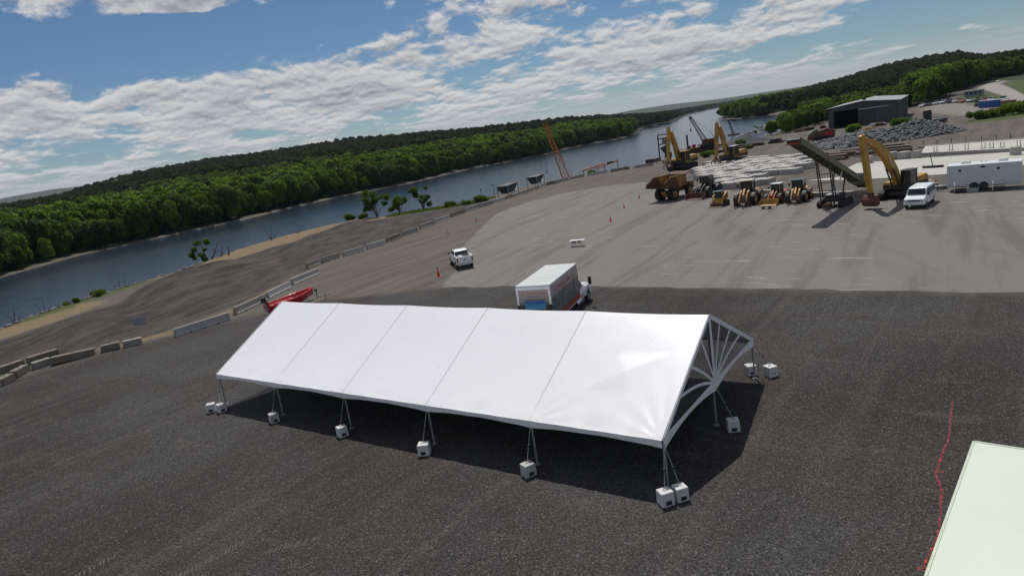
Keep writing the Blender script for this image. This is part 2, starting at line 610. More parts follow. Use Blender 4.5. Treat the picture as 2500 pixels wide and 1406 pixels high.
c_dirt = nt.mix(nt.smooth(nt.noise(nt.vm('MULTIPLY', pos, (1, .35, 1)), 0.35, 6.0, 0.62), 0.3, 0.72), (0.026, 0.0215, 0.020), (0.088, 0.074, 0.064))
rot2 = nt.node('ShaderNodeVectorRotate', {'Vector': pos, 'Angle': RAD(-62)}, rotation_type='Z_AXIS').outputs[0]
rut = nt.noise(nt.vm('MULTIPLY', rot2, (0.03, 0.7, 1)), 1.0, 4.0, 0.6, 0.5)
c_dirt = nt.mix(nt.smooth(rut, 0.54, 0.64, 0, 0.75), c_dirt, (0.018, 0.015, 0.014))
c_dirt = nt.mix(nt.smooth(rut, 0.42, 0.33, 0, 0.7), c_dirt, (0.13, 0.105, 0.085))
c_sand = nt.mix(mid, (0.185, 0.130, 0.070), (0.275, 0.200, 0.110))
c_gras = nt.mix(nt.noise(pos, 1.2, 4.0, 0.6), (0.030, 0.052, 0.010), (0.105, 0.130, 0.030))
c_for = nt.mix(mid, (0.016, 0.028, 0.008), (0.040, 0.060, 0.016))
col = nt.mix(edge(at_('gravel'), 0.9, 0.4), c_comp, c_dark)
col = nt.mix(edge(at_('dirt'), 0.7, 0.3), col, c_dirt)
col = nt.mix(nt.m('MULTIPLY', edge(at_('sand'), 0.45, 0.15), 0.95), col, c_sand)
col = nt.mix(edge(at_('grass'), 0.9, 0.2), col, c_gras)
col = nt.mix(at_('forest'), col, c_for)
col = nt.mix(edge(at_('road'), 0.2, 0.2), col, (0.36, 0.34, 0.31))
col = nt.mix(nt.m('MULTIPLY', at_('shore'), 0.85), col, nt.mix(mid, (0.10, 0.085, 0.06), (0.21, 0.18, 0.135)))
col = nt.mix(nt.smooth(fine, 0.25, 0.75, 0.0, 1.0), nt.mix(0.22, col, (0, 0, 0)), nt.mix(0.10, col, (0.3, 0.28, 0.26)))
nt.put(b.inputs['Base Color'], nt.mix(1.0, col, (ALBEDO, ALBEDO, ALBEDO), 'MULTIPLY'))
b.inputs['Roughness'].default_value = 0.95
b.inputs['Specular IOR Level'].default_value = 0.2
hgt = nt.m('MULTIPLY_ADD', stone.outputs['Distance'], 0.6, nt.m('MULTIPLY', mid, 1.6))
bp = nt.node('ShaderNodeBump', {'Strength': 0.6, 'Distance': 0.06, 'Height': hgt})
nt.l.new(bp.outputs[0], b.inputs['Normal'])
ground = struct(obj('ground', gme, gm))

# pale compacted pad (asphalt millings) lying on the yard
PAD = [(-7.3, 68.05), (-6.8, 72.3), (-6.24, 76.7), (-6.2, 84), (-5.89, 92.84), (-5.1, 100.5), (-4.13, 107.8), (-2.7, 117.8), (-0.95, 127.1), (1.5, 134), (4.28, 138.9), (8, 144), (11.9, 147.2), (15.6, 149.5), (19.6, 150.6),
       (24, 150.2), (27.5, 148.7), (31, 146.5), (34.5, 141), (36, 130), (36.5, 118), (38.2, 104), (41.8, 91), (46.4, 84.8), (51, 81), (56, 76.8), (62, 71), (72, 62), (84, 40), (80, 3.0), (60, 15.6), (45.6, 27.6), (31.1, 39.4), (27.6, 42.2), (24, 45.1), (19.3, 48.9), (14.7, 52.63), (8.3, 57.6), (2, 62.6)]
pmb = MB()
pv = []
for i in range(len(PAD)):
    a_, b_ = Vector(PAD[i]), Vector(PAD[(i + 1) % len(PAD)])
    k = max(1, int((b_ - a_).length / 1.2))
    nrm = (b_ - a_).orthogonal().normalized()
    for j in range(k):
        q = a_.lerp(b_, j / k) + nrm * random.uniform(-.32, .32)
        pv.append((q.x, q.y, 0.008))
pmb.add(pv, [tuple(range(len(pv)))])
am, nt, b = new_mat('asphalt_millings')
pos = nt.node('ShaderNodeNewGeometry').outputs['Position']
rot = lambda deg: nt.node('ShaderNodeVectorRotate', {'Vector': pos, 'Angle': RAD(deg)}, rotation_type='Z_AXIS').outputs[0]
big = nt.noise(pos, 0.05, 4.0, 0.6)
s1 = nt.noise(nt.vm('MULTIPLY', rot(-58), (0.035, 0.38, 1)), 1.0, 5.0, 0.62, 0.5)
s2 = nt.noise(nt.vm('MULTIPLY', rot(-80), (0.05, 0.30, 1)), 1.0, 4.0, 0.6, 0.6)
scuff = nt.noise(nt.vm('MULTIPLY', rot(38), (0.22, 1.3, 1)), 1.0, 7.0, 0.68, 0.6)
fine = nt.noise(pos, 14.0, 3.0, 0.7)
col = nt.mix(big, (0.160, 0.146, 0.135), (0.204, 0.190, 0.178))
col = nt.mix(nt.smooth(s1, 0.48, 0.66, 0, 0.6), col, (0.092, 0.079, 0.072))
col = nt.mix(nt.smooth(s2, 0.53, 0.70, 0, 0.25), col, (0.096, 0.083, 0.076))
col = nt.mix(nt.m('MULTIPLY', nt.smooth(scuff, 0.575, 0.68, 0, 0.85), nt.smooth(nt.noise(pos, 0.07, 2.0), 0.42, 0.58)), col, (0.40, 0.37, 0.335))
col = nt.mix(nt.smooth(fine, 0.3, 0.75, 0, 0.3), col, (0.19, 0.18, 0.17))
col = nt.mix(nt.smooth(nt.noise(pos, 1.1, 5.0, 0.7), 0.66, 0.74, 0, 0.5), col, (0.07, 0.064, 0.06))
nt.put(b.inputs['Base Color'], nt.mix(1.0, col, (ALBEDO, ALBEDO, ALBEDO), 'MULTIPLY'))
b.inputs['Roughness'].default_value = 0.9
b.inputs['Specular IOR Level'].default_value = 0.25
bp = nt.node('ShaderNodeBump', {'Strength': 0.4, 'Distance': 0.02, 'Height': fine})
nt.l.new(bp.outputs[0], b.inputs['Normal'])
struct(obj('asphalt_pad', pmb, am))

# river
wm, nt, b = new_mat('river_water')
pos = nt.node('ShaderNodeNewGeometry').outputs['Position']
wv = nt.noise(nt.vm('MULTIPLY', pos, (1.0, 0.7, 1)), 1.1, 4.0, 0.6)
wv2 = nt.noise(pos, 0.12, 3.0, 0.55)
nt.put(b.inputs['Base Color'], nt.mix(nt.noise(pos, 0.012, 3.0), (0.014, 0.026, 0.046), (0.024, 0.036, 0.054)))
b.inputs['Roughness'].default_value = 0.12
b.inputs['IOR'].default_value = 1.333
bp = nt.node('ShaderNodeBump', {'Strength': 1.0, 'Distance': 0.15, 'Height': nt.m('MULTIPLY_ADD', wv2, 0.9, wv)})
nt.l.new(bp.outputs[0], b.inputs['Normal'])
struct(obj('river', MB().add([(-420, -240, WATER_Z), (2400, -240, WATER_Z), (2400, 3700, WATER_Z), (-420, 3700, WATER_Z)], [(0, 1, 2, 3)]), wm))


# ------------------------------------------------------------------ trees
def crown_arrays(n_leaf, size, seed, lobes=14, aspect=(1, 1, 1), core=True, flat=0.75):
    """leaf-clump quads spread over many uneven lobes of a crown of radius 1 (z from 0.15 up to about 1.9)"""
    g = np.random.default_rng(seed)
    cen = []
    while len(cen) < lobes:
        p = g.uniform(-1, 1, 3)
        if np.linalg.norm(p) < .82:
            cen.append(p)
    cen = np.array(cen) * np.array([.72, .72, .80])
    rad = g.uniform(.26, .50, lobes)
    w = rad ** 2 / (rad ** 2).sum()
    k = g.choice(lobes, n_leaf, p=w)
    d = g.normal(size=(n_leaf, 3))
    d /= np.linalg.norm(d, axis=1)[:, None]
    d[:, 2] = np.where(d[:, 2] < -.5, -d[:, 2], d[:, 2])
    P = cen[k] + d * (rad[k] * g.uniform(.72, 1.08, n_leaf))[:, None]
    nrm = d * .9 + g.normal(size=(n_leaf, 3)) * .55
    nrm /= np.linalg.norm(nrm, axis=1)[:, None]
    ref = g.normal(size=(n_leaf, 3))
    a = np.cross(nrm, ref)
    a /= np.linalg.norm(a, axis=1)[:, None]
    bb = np.cross(nrm, a)
    s = (size * g.uniform(.55, 1.3, n_leaf))[:, None]
    V = np.stack([P - a * s - bb * s * flat, P + a * s * .8 - bb * s * .6, P + a * s + bb * s * flat, P - a * s * .7 + bb * s], 1)
    V = V * np.array(aspect) + np.array([0, 0, 1.05])
    V = V.reshape(-1, 3)
    Q = np.arange(len(V)).reshape(-1, 4)
    if core:
        # dim inner masses so that the crown is not see-through everywhere
        for c, r in zip(cen, rad):
            ph = np.linspace(0, 2 * np.pi, 6, endpoint=False)
            ring = np.stack([np.cos(ph), np.sin(ph), 0 * ph], 1)
            vv = np.concatenate([[[0, 0, -1.0]], ring * .8 + [0, 0, -.5], ring * .8 + [0, 0, .5], [[0, 0, 1.0]]])
            vv = (c + vv * r * .62) * np.array(aspect) + np.array([0, 0, 1.05])
            o = len(V)
            q = []
            for i in range(6):
                j = (i + 1) % 6
                q += [(0, 1 + j, 1 + i, 1 + i), (1 + i, 1 + j, 7 + j, 7 + i), (7 + i, 7 + j, 13, 13)]
            V = np.concatenate([V, vv])
            Q = np.concatenate([Q, np.array(q) + o])
    return V, Q


def crown_mesh(name, V, Q, mat, scale=(1, 1, 1)):
    V = V * np.array(scale)
    me = bpy.data.meshes.new(name)
    tri = Q[:, 2] == Q[:, 3]
    faces = [tuple(q) for q in Q[~tri].tolist()] + [tuple(q[:3]) for q in Q[tri].tolist()]
    me.from_pydata(V.tolist(), [], faces)
    me.materials.append(mat)
    me.update()
    return me


LEAF_A = leaf_mat('leaves_bright', (0.034, 0.090, 0.009), (0.125, 0.225, 0.022), .45)
LEAF_B = leaf_mat('leaves_deep', (0.020, 0.052, 0.011), (0.060, 0.118, 0.018), 0.36)
LEAF_C = leaf_mat('leaves_fresh', (0.055, 0.095, 0.014), (0.13, 0.185, 0.030))
BARK = pm('bark', (0.085, 0.068, 0.054), 0.9, var=.3, scale=6, bump=.4)


def trunk_mb(h, r, limbs, seed, lean=0.0):
    g = random.Random(seed)
    m = MB()
    pts = [(0, 0, -.3), (lean * .3, 0, h * .4), (lean, .1, h)]
    m.tube(pts, r, 7, r * .45)
    for i in range(limbs):
        a = g.uniform(0, 6.28)
        z0 = h * g.uniform(.35, .9)
        L = h * g.uniform(.3, .6)
        m.tube([(lean * z0 / h, 0, z0), (lean * z0 / h + math.cos(a) * L * .5, math.sin(a) * L * .5, z0 + L * .45), (lean * z0 / h + math.cos(a) * L * .8, math.sin(a) * L * .8, z0 + L)], r * .4, 5, r * .12)
    return m


LEAF_SHADE = leaf_mat('leaves_shaded', (0.008, 0.021, 0.010), (0.022, 0.043, 0.016), .2)  # cloud shade over the far hills painted into the leaf colour
HI = [crown_mesh('crown', *crown_arrays(2800, .078, 20 + i, 22), LEAF_A if i % 3 else LEAF_B) for i in range(5)]
LO = [crown_mesh('forest_crown', *crown_arrays(1700, .088, 40 + i, 16), (LEAF_A, LEAF_B, LEAF_A, LEAF_B)[i]) for i in range(4)]
LO += [crown_mesh('forest_crown', *crown_arrays(1500, .092, 50 + i, 16), LEAF_SHADE) for i in range(2)]
HI_TRUNK = [trunk_mb(1.0, .045, 4, i) for i in range(2)]

# forest zone on the near bank behind the warehouse and the lot
FB_A = np.array([15, 20.0, 23.2, 26.2, 31.7, 33.6, 35.3, 36.35, 37.7, 38.1, 60])
FB_R = np.array([900, 300, 272, 305, 318, 336, 404, 497, 495, 533, 600])


def in_forest(x, y):
    d, near = river_dist(x, y)
    a = np.degrees(np.arctan2(x, y))
    r = np.hypot(x, y)
    ok = (d > 4) & (~near | (r > np.interp(a, FB_A, FB_R)))
    return ok, d, near, r, a


# scatter points over the land, spacing grows with range
pts = []
r = 150.0
while r < 5200:
    sp = max(5.6, r * .0105)
    na = int(RAD(86) * r / sp)
    aa = RAD(-43) + (np.arange(na) + rng.uniform(-.45, .45, na)) / na * RAD(86)
    rr = r + rng.uniform(-.5, .5, na) * sp
    pts.append(np.stack([np.sin(aa) * rr, np.cos(aa) * rr, np.full(na, sp)], 1))
    r += sp * .92
pts = np.concatenate(pts)
ok, d_, near_, r_, a_ = in_forest(pts[:, 0], pts[:, 1])
# a clearing of hay field on the far hill
fld = (np.abs(a_ + 26.0) < 1.6) & (r_ > 760) & (r_ < 960)
ok &= ~fld
pts, d_, near_, r_, a_ = pts[ok], d_[ok], near_[ok], r_[ok], a_[ok]
tzs = terrain(pts[:, 0], pts[:, 1])
front = (~near_ & (d_ < 17) & (r_ < 640) & (a_ > -41)) | (near_ & (r_ < np.interp(a_, FB_A, FB_R) + 16) & (r_ < 560) & (a_ < 39.5))
idx = np.where(front)[0]
idx = idx[np.argsort(r_[idx])][:300]
fr = np.zeros(len(pts), bool)
fr[idx] = True
for i in idx:
    x, y, sp = pts[i]
    hgt = rng.uniform(9.5, 14.5) * (0.72 if d_[i] < 6 and not near_[i] else 1.0)
    if near_[i]:
        hgt = rng.uniform(5.5, 7.8) if a_[i] < 31.5 else rng.uniform(9, 13)
    lab = ('broadleaf tree in the front row of forest on the far river bank' if not near_[i] else 'broadleaf tree at the wood edge behind the dark warehouse')
    t = thing('forest_tree', lab, 'tree', (x, y, tzs[i] - .1), rng.uniform(0, 6.28), 'trees along the far bank' if not near_[i] else 'trees at the wood edge')
    v = int(rng.integers(0, 5))
    w = hgt * rng.uniform(.36, .46)
    c = obj('crown', HI[v], None, t, (0, 0, hgt * -.04))
    c.scale = (w, w, hgt * .53)
    if v < 2 and i % 2 == 0:
        pass
    if i == idx[0]:
        TM = []
        for tm in HI_TRUNK:
            tt = tm.build('trunk', BARK, t)
            TM.append(tt.data)
            bpy.data.objects.remove(tt)
    tr = obj('trunk', TM[i % 2], None, t)
    tr.scale = (hgt * .55, hgt * .55, hgt * .55)

# the rest of the woods: one mass
rest = np.where(~fr)[0]


def forest_mass(name, label, sel, protos, hlo, hhi):
    me = bpy.data.meshes.new(name)
    P = np.stack([pts[sel, 0], pts[sel, 1], tzs[sel]], 1)
    me.from_pydata(P.tolist(), [], [])
    n = len(sel)
    h = rng.uniform(hlo, hhi, n)
    wd = np.maximum(h * rng.uniform(.36, .5, n), pts[sel, 2] * .62)
    sc = np.stack([wd, wd, h * .50], 1).astype(np.float32)
    a = me.attributes.new('siz', 'FLOAT_VECTOR', 'POINT')
    a.data.foreach_set('vector', sc.ravel())
    a = me.attributes.new('rot', 'FLOAT_VECTOR', 'POINT')
    rv = np.zeros((n, 3), np.float32)
    rv[:, 2] = rng.uniform(0, 6.28, n)
    a.data.foreach_set('vector', rv.ravel())
    a = me.attributes.new('pick', 'INT', 'POINT')
    a.data.foreach_set('value', rng.integers(0, len(protos), n).astype(np.int32))
    o = obj(name, me, None)
    tag(o, label, 'forest', kind='stuff')
    ng = bpy.data.node_groups.new(name, 'GeometryNodeTree')
    ng.interface.new_socket('Geometry', in_out='INPUT', socket_type='NodeSocketGeometry')
    ng.interface.new_socket('Geometry', in_out='OUTPUT', socket_type='NodeSocketGeometry')
    gi, go = ng.nodes.new('NodeGroupInput'), ng.nodes.new('NodeGroupOutput')
    jn = ng.nodes.new('GeometryNodeJoinGeometry')
    for pme in reversed(protos):
        po = bpy.data.objects.new('crown_pattern', pme)
        oi = ng.nodes.new('GeometryNodeObjectInfo')
        oi.inputs['Object'].default_value = po
        oi.inputs['As Instance'].default_value = True
        ng.links.new(oi.outputs['Geometry'], jn.inputs[0])
    ip = ng.nodes.new('GeometryNodeInstanceOnPoints')
    ip.inputs['Pick Instance'].default_value = True

    def na(nm, typ):
        q = ng.nodes.new('GeometryNodeInputNamedAttribute')
        q.data_type = typ
        q.inputs['Name'].default_value = nm
        return q.outputs['Attribute']
    ng.links.new(gi.outputs[0], ip.inputs['Points'])
    ng.links.new(jn.outputs[0], ip.inputs['Instance'])
    ng.links.new(na('pick', 'INT'), ip.inputs['Instance Index'])
    ng.links.new(na('siz', 'FLOAT_VECTOR'), ip.inputs['Scale'])
    e2r = ng.nodes.new('FunctionNodeEulerToRotation')
    ng.links.new(na('rot', 'FLOAT_VECTOR'), e2r.inputs[0])
    ng.links.new(e2r.outputs[0], ip.inputs['Rotation'])
    ng.links.new(ip.outputs[0], go.inputs[0])
    md = o.modifiers.new('trees', 'NODES')
    md.node_group = ng
    return o


far_ = ~near_[rest]
s_near = rest[far_ & (d_[rest] < 80) & (r_[rest] < 800)]
s_mid = rest[far_ & ~((d_[rest] < 80) & (r_[rest] < 800)) & (r_[rest] < 560)]
s_hill = rest[far_ & ~((d_[rest] < 80) & (r_[rest] < 800)) & (r_[rest] >= 560)]
s_right = rest[near_[rest]]
forest_mass('bank_forest', 'bright green forest filling the flat land behind the far bank', s_near, [LO[0], LO[2], LO[1], LO[0]], 10, 16)
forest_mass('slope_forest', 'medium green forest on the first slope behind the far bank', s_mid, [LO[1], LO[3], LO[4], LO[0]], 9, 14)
forest_mass('hill_forest', 'forest coloured as if in cloud shade, covering the low hills beyond the river', s_hill, [LO[4], LO[5], LO[4], LO[5]], 10, 15)
forest_mass('east_forest', 'green woodland climbing the hill behind the warehouse', s_right[(r_[s_right] < 520) & (a_[s_right] >= 31.5)], [LO[0], LO[1], LO[2], LO[0]], 9, 14)
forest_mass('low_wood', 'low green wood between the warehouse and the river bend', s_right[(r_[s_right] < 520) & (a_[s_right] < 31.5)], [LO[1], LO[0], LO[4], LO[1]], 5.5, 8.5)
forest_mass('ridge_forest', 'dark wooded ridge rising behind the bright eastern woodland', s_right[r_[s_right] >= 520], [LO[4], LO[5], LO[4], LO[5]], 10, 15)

# ------------------------------------------------------------------ shared finishes
CONC = pm('concrete', (0.30, 0.285, 0.26), 0.9, var=.25, scale=1.3, bump=.35, dirt=.45, dirtcol=(0.13, 0.115, 0.095))
CONC_PALE = pm('concrete_pale', (0.42, 0.405, 0.385), 0.88, var=.16, scale=1.1, bump=.3, dirt=.25, dirtcol=(0.22, 0.20, 0.18))
CONC_BLOCK = pm('ballast_concrete', (0.66, 0.65, 0.64), 0.85, var=.15, scale=3, bump=.4, dirt=.3, dirtcol=(0.2, 0.19, 0.18))
CONC_OLD = pm('concrete_stained', (0.20, 0.175, 0.145), 0.92, var=.3, scale=1.2, bump=.4, dirt=.5, dirtcol=(0.085, 0.07, 0.055))
VINYL = None
STEEL = pm('galvanised_steel', (0.32, 0.33, 0.34), 0.45, metal=.7, var=.2)
ALU = pm('aluminium', (0.36, 0.365, 0.37), 0.45, metal=.4, var=.15)
ROPE = pm('strap', (0.30, 0.30, 0.31), 0.8, var=.2)
BLACK = pm('black_rubber', (0.012, 0.012, 0.013), 0.75, var=.3, scale=4, dirt=.25, dirtcol=(0.07, 0.06, 0.05))
DARK = pm('dark_steel', (0.022, 0.021, 0.022), 0.55, var=.3, dirt=.3, dirtcol=(0.06, 0.05, 0.042))
WHITE = pm('white_paint', (0.86, 0.87, 0.88), 0.32, var=.04, scale=1.0, coat=.3, dirt=.12, dirtcol=(0.45, 0.43, 0.40))
WHITE2 = pm('white_panel', (0.66, 0.67, 0.68), 0.45, var=.05, scale=1.0, dirt=.2, dirtcol=(0.40, 0.39, 0.36))
YEL = pm('machine_yellow', (0.50, 0.27, 0.028), 0.5, var=.2, scale=1.5, dirt=.7, dirtcol=(0.16, 0.105, 0.05))
YEL2 = pm('machine_yellow_worn', (0.40, 0.215, 0.03), 0.55, var=.25, scale=1.5, dirt=.8, dirtcol=(0.15, 0.085, 0.045))
RUST = pm('rusty_steel', (0.115, 0.050, 0.030), 0.8, var=.4, scale=2, bump=.3, dirt=.4, dirtcol=(0.05, 0.03, 0.022))
ORANGE = pm('orange_steel', (0.55, 0.20, 0.05), 0.55, var=.2, scale=1, dirt=.4, dirtcol=(0.18, 0.09, 0.04))
RED = pm('red_gelcoat', (0.62, 0.012, 0.018), 0.22, var=.08, scale=1.5, coat=.6)
REDP = pm('red_paint', (0.45, 0.02, 0.02), 0.5, var=.15, dirt=.3)
CONE = pm('cone_orange', (0.60, 0.035, 0.022), 0.5, var=.12, dirt=.2, dirtcol=(0.3, 0.05, 0.03))
OLIVE = pm('olive_steel', (0.155, 0.165, 0.105), 0.55, var=.15, scale=1.5, dirt=.35, dirtcol=(0.09, 0.085, 0.06))
BELT = pm('conveyor_belt', (0.022, 0.019, 0.016), 0.8, var=.2, dirt=.3, dirtcol=(0.05, 0.042, 0.034))
CLAD = pm('dark_cladding', (0.060, 0.055, 0.062), 0.6, var=.12, scale=.4, dirt=.2, dirtcol=(0.09, 0.075, 0.065))
BLUEP = pm('blue_plastic', (0.015, 0.085, 0.32), 0.5, var=.15)
BLUESTEEL = pm('blue_grey_steel', (0.085, 0.115, 0.15), 0.55, var=.2)
TAIL = pm('tail_light', (0.22, 0.008, 0.008), 0.25, var=.1)
CHROME = pm('chrome', (0.65, 0.66, 0.68), 0.15, metal=1.0, var=.05)
WOOD = pm('timber', (0.24, 0.17, 0.11), 0.85, var=.3, scale=3, bump=.2)
gl, nt_, gb = new_mat('window_glass')
gb.inputs['Base Color'].default_value = (0.012, 0.016, 0.018, 1)
gb.inputs['Roughness'].default_value = 0.06
gb.inputs['Specular IOR Level'].default_value = 0.6
GLASS = gl


def vinyl(name):
    m, nt, b = new_mat(name)
    tc = nt.node('ShaderNodeTexCoord').outputs['Object']
    n = nt.noise(tc, .35, 4.0, .5)
    nt.put(b.inputs['Base Color'], nt.mix(n, (0.80, 0.795, 0.815), (0.82, 0.815, 0.835)))
    nt.put(b.inputs['Roughness'], nt.smooth(nt.noise(tc, .8, 5.0, .6), .3, .7, .27, .32))
    h1 = nt.noise(nt.vm('MULTIPLY', tc, (1, .3, .3)), 1.6, 4.0, .55)
    bp = nt.node('ShaderNodeBump', {'Strength': .15, 'Distance': .02, 'Height': h1})
    nt.l.new(bp.outputs[0], b.inputs['Normal'])
    return m


VINYL = vinyl('tent_vinyl')
cv, nt_, cb = new_mat('clear_vinyl')
cb.inputs['Base Color'].default_value = (0.5, 0.5, 0.5, 1)
cb.inputs['Roughness'].default_value = 0.12
tpn = nt_.node('ShaderNodeBsdfTransparent', {'Color': (0.66, 0.66, 0.68, 1)})
mxn = nt_.node('ShaderNodeMixShader', {0: 0.10, 1: tpn.outputs[0], 2: cb.outputs[0]})
nt_.l.new(mxn.outputs[0], nt_.n['Material Output'].inputs['Surface'])
CLEAR = cv

# ------------------------------------------------------------------ tent
TX, TY, TYAW, TL, TW, TH, TR = 4.717, 23.456, -0.644506, 6.096, 11.879, 2.108, 5.249
tent = thing('frame_tent', 'long white gable frame tent of five bays on the dark gravel', 'tent', (TX, TY, 0), TYAW)
Lc, Sc = math.cos(TYAW), math.sin(TYAW)


def tw(x, y):
    """tent coordinates to the yard"""
    return TX + x * Lc - y * Sc, TY + x * Sc + y * Lc


def roof_panel(i, side):
    x0 = -TL * (5 - i)
    star = (i == 4 and side == 0)
    nx_, ny_ = (56, 56) if star else (30, 34)
    vs = []
    gg = random.Random(i * 7 + side)
    ph = [gg.uniform(0, 6.28) for _ in range(4)]
    for j in range(ny_ + 1):
        t = j / ny_
        for k in range(nx_ + 1):
            s = k / nx_
            x = x0 + .012 + s * (TL - .024)
            y = t * TW / 2
            z = TH + (TR - TH) * t
            env = math.sin(math.pi * s)
            z -= .085 * env * math.sin(math.pi * t) * (.4 if star else 1)
            z -= .05 * env * (t ** 6)
            z += .012 * math.sin(s * 21 + ph[0]) * math.exp(-t * 9) + .010 * math.sin(s * 37 + ph[1] + t * 9) * math.exp(-t * 7)
            # pull at the middle of the eave
            rr = math.hypot((s - .52) * 1.4, t)
            z -= .05 * math.exp(-(rr / .09) ** 2)
            if star:
                u, w = (s - .55) * TL, (t - .47) * TW / 2 * 1.12
                rad = math.hypot(u, w)
                th = math.atan2(w, u)
                ca, sa = math.cos(.62), math.sin(.62)
                pa, qa = abs(u * ca + w * sa), abs(-u * sa + w * ca)
                z += .062 * max(0.0, 1 - (pa / 2.1 + qa / 1.3))
            for cs in (0, 1):
                rho = math.hypot((s - cs) * TL, t * TW / 2)
                z += .022 * math.sin(math.atan2(t * TW / 2, abs(s - cs) * TL + 1e-4) * 15 + ph[2]) * math.exp(-rho / 1.1) * min(1, rho / .25)
            if side:
                y = TW - y
            vs.append((x, y, z))
    fs = []
    for j in range(ny_):
        for k in range(nx_):
            a = j * (nx_ + 1) + k
            q = (a, a + 1, a + nx_ + 2, a + nx_ + 1)
            fs.append(q if side == 0 else q[::-1])
    m = MB().add(vs, fs, True)
    o = m.build('roof_panel', VINYL, tent)
    sd_ = o.modifiers.new('cloth', 'SOLIDIFY')
    sd_.thickness = .012
    sd_.offset = -1
    es_ = o.modifiers.new('crisp_edges', 'EDGE_SPLIT')
    es_.split_angle = RAD(45)
    return o


def arch(s, deep=.31, mid=.18):
    return TH - (deep - (deep - mid) * math.sin(math.pi * s) ** .8)


def valance(p0, p1, nrm, nm='valance', deep=.31, mid=.18):
    p0, p1, nrm = Vector(p0), Vector(p1), Vector(nrm)
    n = 16
    vs = []
    for k in range(n + 1):
        s = k / n
        q = p0.lerp(p1, s) + nrm * (.02 + .012 * math.sin(s * 19))
        vs += [(q.x, q.y, TH + .015), (q.x, q.y, arch(s, deep, mid))]
    o = MB().add(vs, [(2 * k, 2 * k + 1, 2 * k + 3, 2 * k + 2) for k in range(n)], True).build(nm, VINYL, tent)
    md = o.modifiers.new('cloth', 'SOLIDIFY')
    md.thickness = .012
    es_ = o.modifiers.new('crisp_edges', 'EDGE_SPLIT')
    es_.split_angle = RAD(45)


for i in range(5):
    xa, xb = -TL * (5 - i), -TL * (4 - i)
    for side in (0, 1):
        roof_panel(i, side)
        yy = 0 if side == 0 else TW
        valance((xa + .01, yy, 0), (xb - .01, yy, 0), (0, -1 if side == 0 else 1, 0))
for i in range(6):
    x = -TL * (5 - i)
    for side in (0, 1):
        y0 = 0 if side == 0 else TW
        MB().tube([(x, y0, TH + .012), (x, TW / 2, TR + .012)], .007, 6).build('seam_rope', pm('seam_grey', (.5, .5, .51), .7), tent)
        MB().tube([(x, y0 + (.12 if side == 0 else -.12), TH - .04), (x, TW / 2, TR - .09)], .045, 8).build('rafter', ALU, tent)
        yl = y0 + (.14 if side == 0 else -.14)
        MB().cyl((x, yl, 0), (x, yl, TH - .03), .045, n=10).cyl((x, yl, 0), (x, yl, .02), .12, n=10).build('leg', ALU, tent)
MB().tube([(-TL * 5, TW / 2, TR - .1), (0, TW / 2, TR - .1)], .045, 8).build('ridge_beam', ALU, tent)
for yy in (.14, TW - .14):
    MB().tube([(-TL * 5, yy, TH - .05), (0, yy, TH - .05)], .04, 8).build('eave_beam', ALU, tent)


def strip(pts, w, x, nm, side):
    """flat white band in the gable plane through points (y, z)"""
    n = len(pts)
    vs = []
    for k, (y, z) in enumerate(pts):
        a = Vector(pts[max(0, k - 1)])
        c = Vector(pts[min(n - 1, k + 1)])
        d = (c - a).normalized()
        nn = Vector((-d.y, d.x)) * w / 2
        for e in (.008, -.008):
            vs += [(x + e, y + nn.x, z + nn.y), (x + e, y - nn.x, z - nn.y)]
    fs = []
    for k in range(n - 1):
        o = 4 * k
        fs += [(o, o + 1, o + 5, o + 4), (o + 2, o + 6, o + 7, o + 3), (o, o + 4, o + 6, o + 2), (o + 1, o + 3, o + 7, o + 5)]
    MB().add(vs, fs).build(nm, VINYL, tent)


for x in (0.03, -TL * 5 - .03):
    hy, hz = TW / 2, TH - .02
    rake = lambda s, sg: (hy + sg * (1 - s) * (TW / 2 - .05), TH + s * (TR - TH) - .06)
    for sg in (-1, 1):
        ends = [.10] + [.32, .56, .79]
        for s in ends[1:]:
            y1, z1 = rake(s, sg)
            bow = .18 if s < .5 else .10
            pts_ = []
            for k in range(9):
                t = k / 8
                q = Vector((hy, hz)).lerp(Vector((y1, z1)), t)
                pts_.append((q.x, q.y + bow * math.sin(math.pi * t)))
            strip(pts_, .13, x + .011, 'fan_rib', sg)
        # clear panels between the ribs
        fan = [0.02] + [.32, .56, .79] + [1.0]
        for k in range(4):
            ya, za = rake(fan[k], sg)
            yb, zb = rake(fan[k + 1], sg)
            MB().add([(x - .004, hy, hz), (x - .004, ya, za), (x - .004, yb, zb)], [(0, 1, 2)]).build('clear_panel', CLEAR, tent)
        strip([rake(0.0, sg), rake(1.0, sg)], .20, x + .013, 'rake_band', sg)
        vv = []
        n = 14
        for k in range(n + 1):
            t = k / n
            y = hy + sg * t * (TW / 2 - .02)
            vv += [(y, TH + .10), (y, arch(t, .42, .10))]
        m = MB()
        for e, od in ((x + .016, 1), (x + .004, -1)):
            m.add([(e, a, b) for a, b in vv], [((2 * k, 2 * k + 2, 2 * k + 3, 2 * k + 1) if od > 0 else (2 * k, 2 * k + 1, 2 * k + 3, 2 * k + 2)) for k in range(n)])
        m.build('gable_valance', VINYL, tent)
    strip([(hy - .09, hz), (hy - .05, TR - .12)], .11, x + .012, 'fan_rib', 0)
    strip([(hy + .09, hz), (hy + .05, TR - .12)], .11, x + .012, 'fan_rib', 0)
    xi = x - .10 if x > 0 else x + .10
    MB().cyl((xi, hy, 0), (xi, hy, TR - .12), .05, n=10).cyl((xi, hy, 0), (xi, hy, .02), .13, n=10).build('gable_post', ALU, tent)

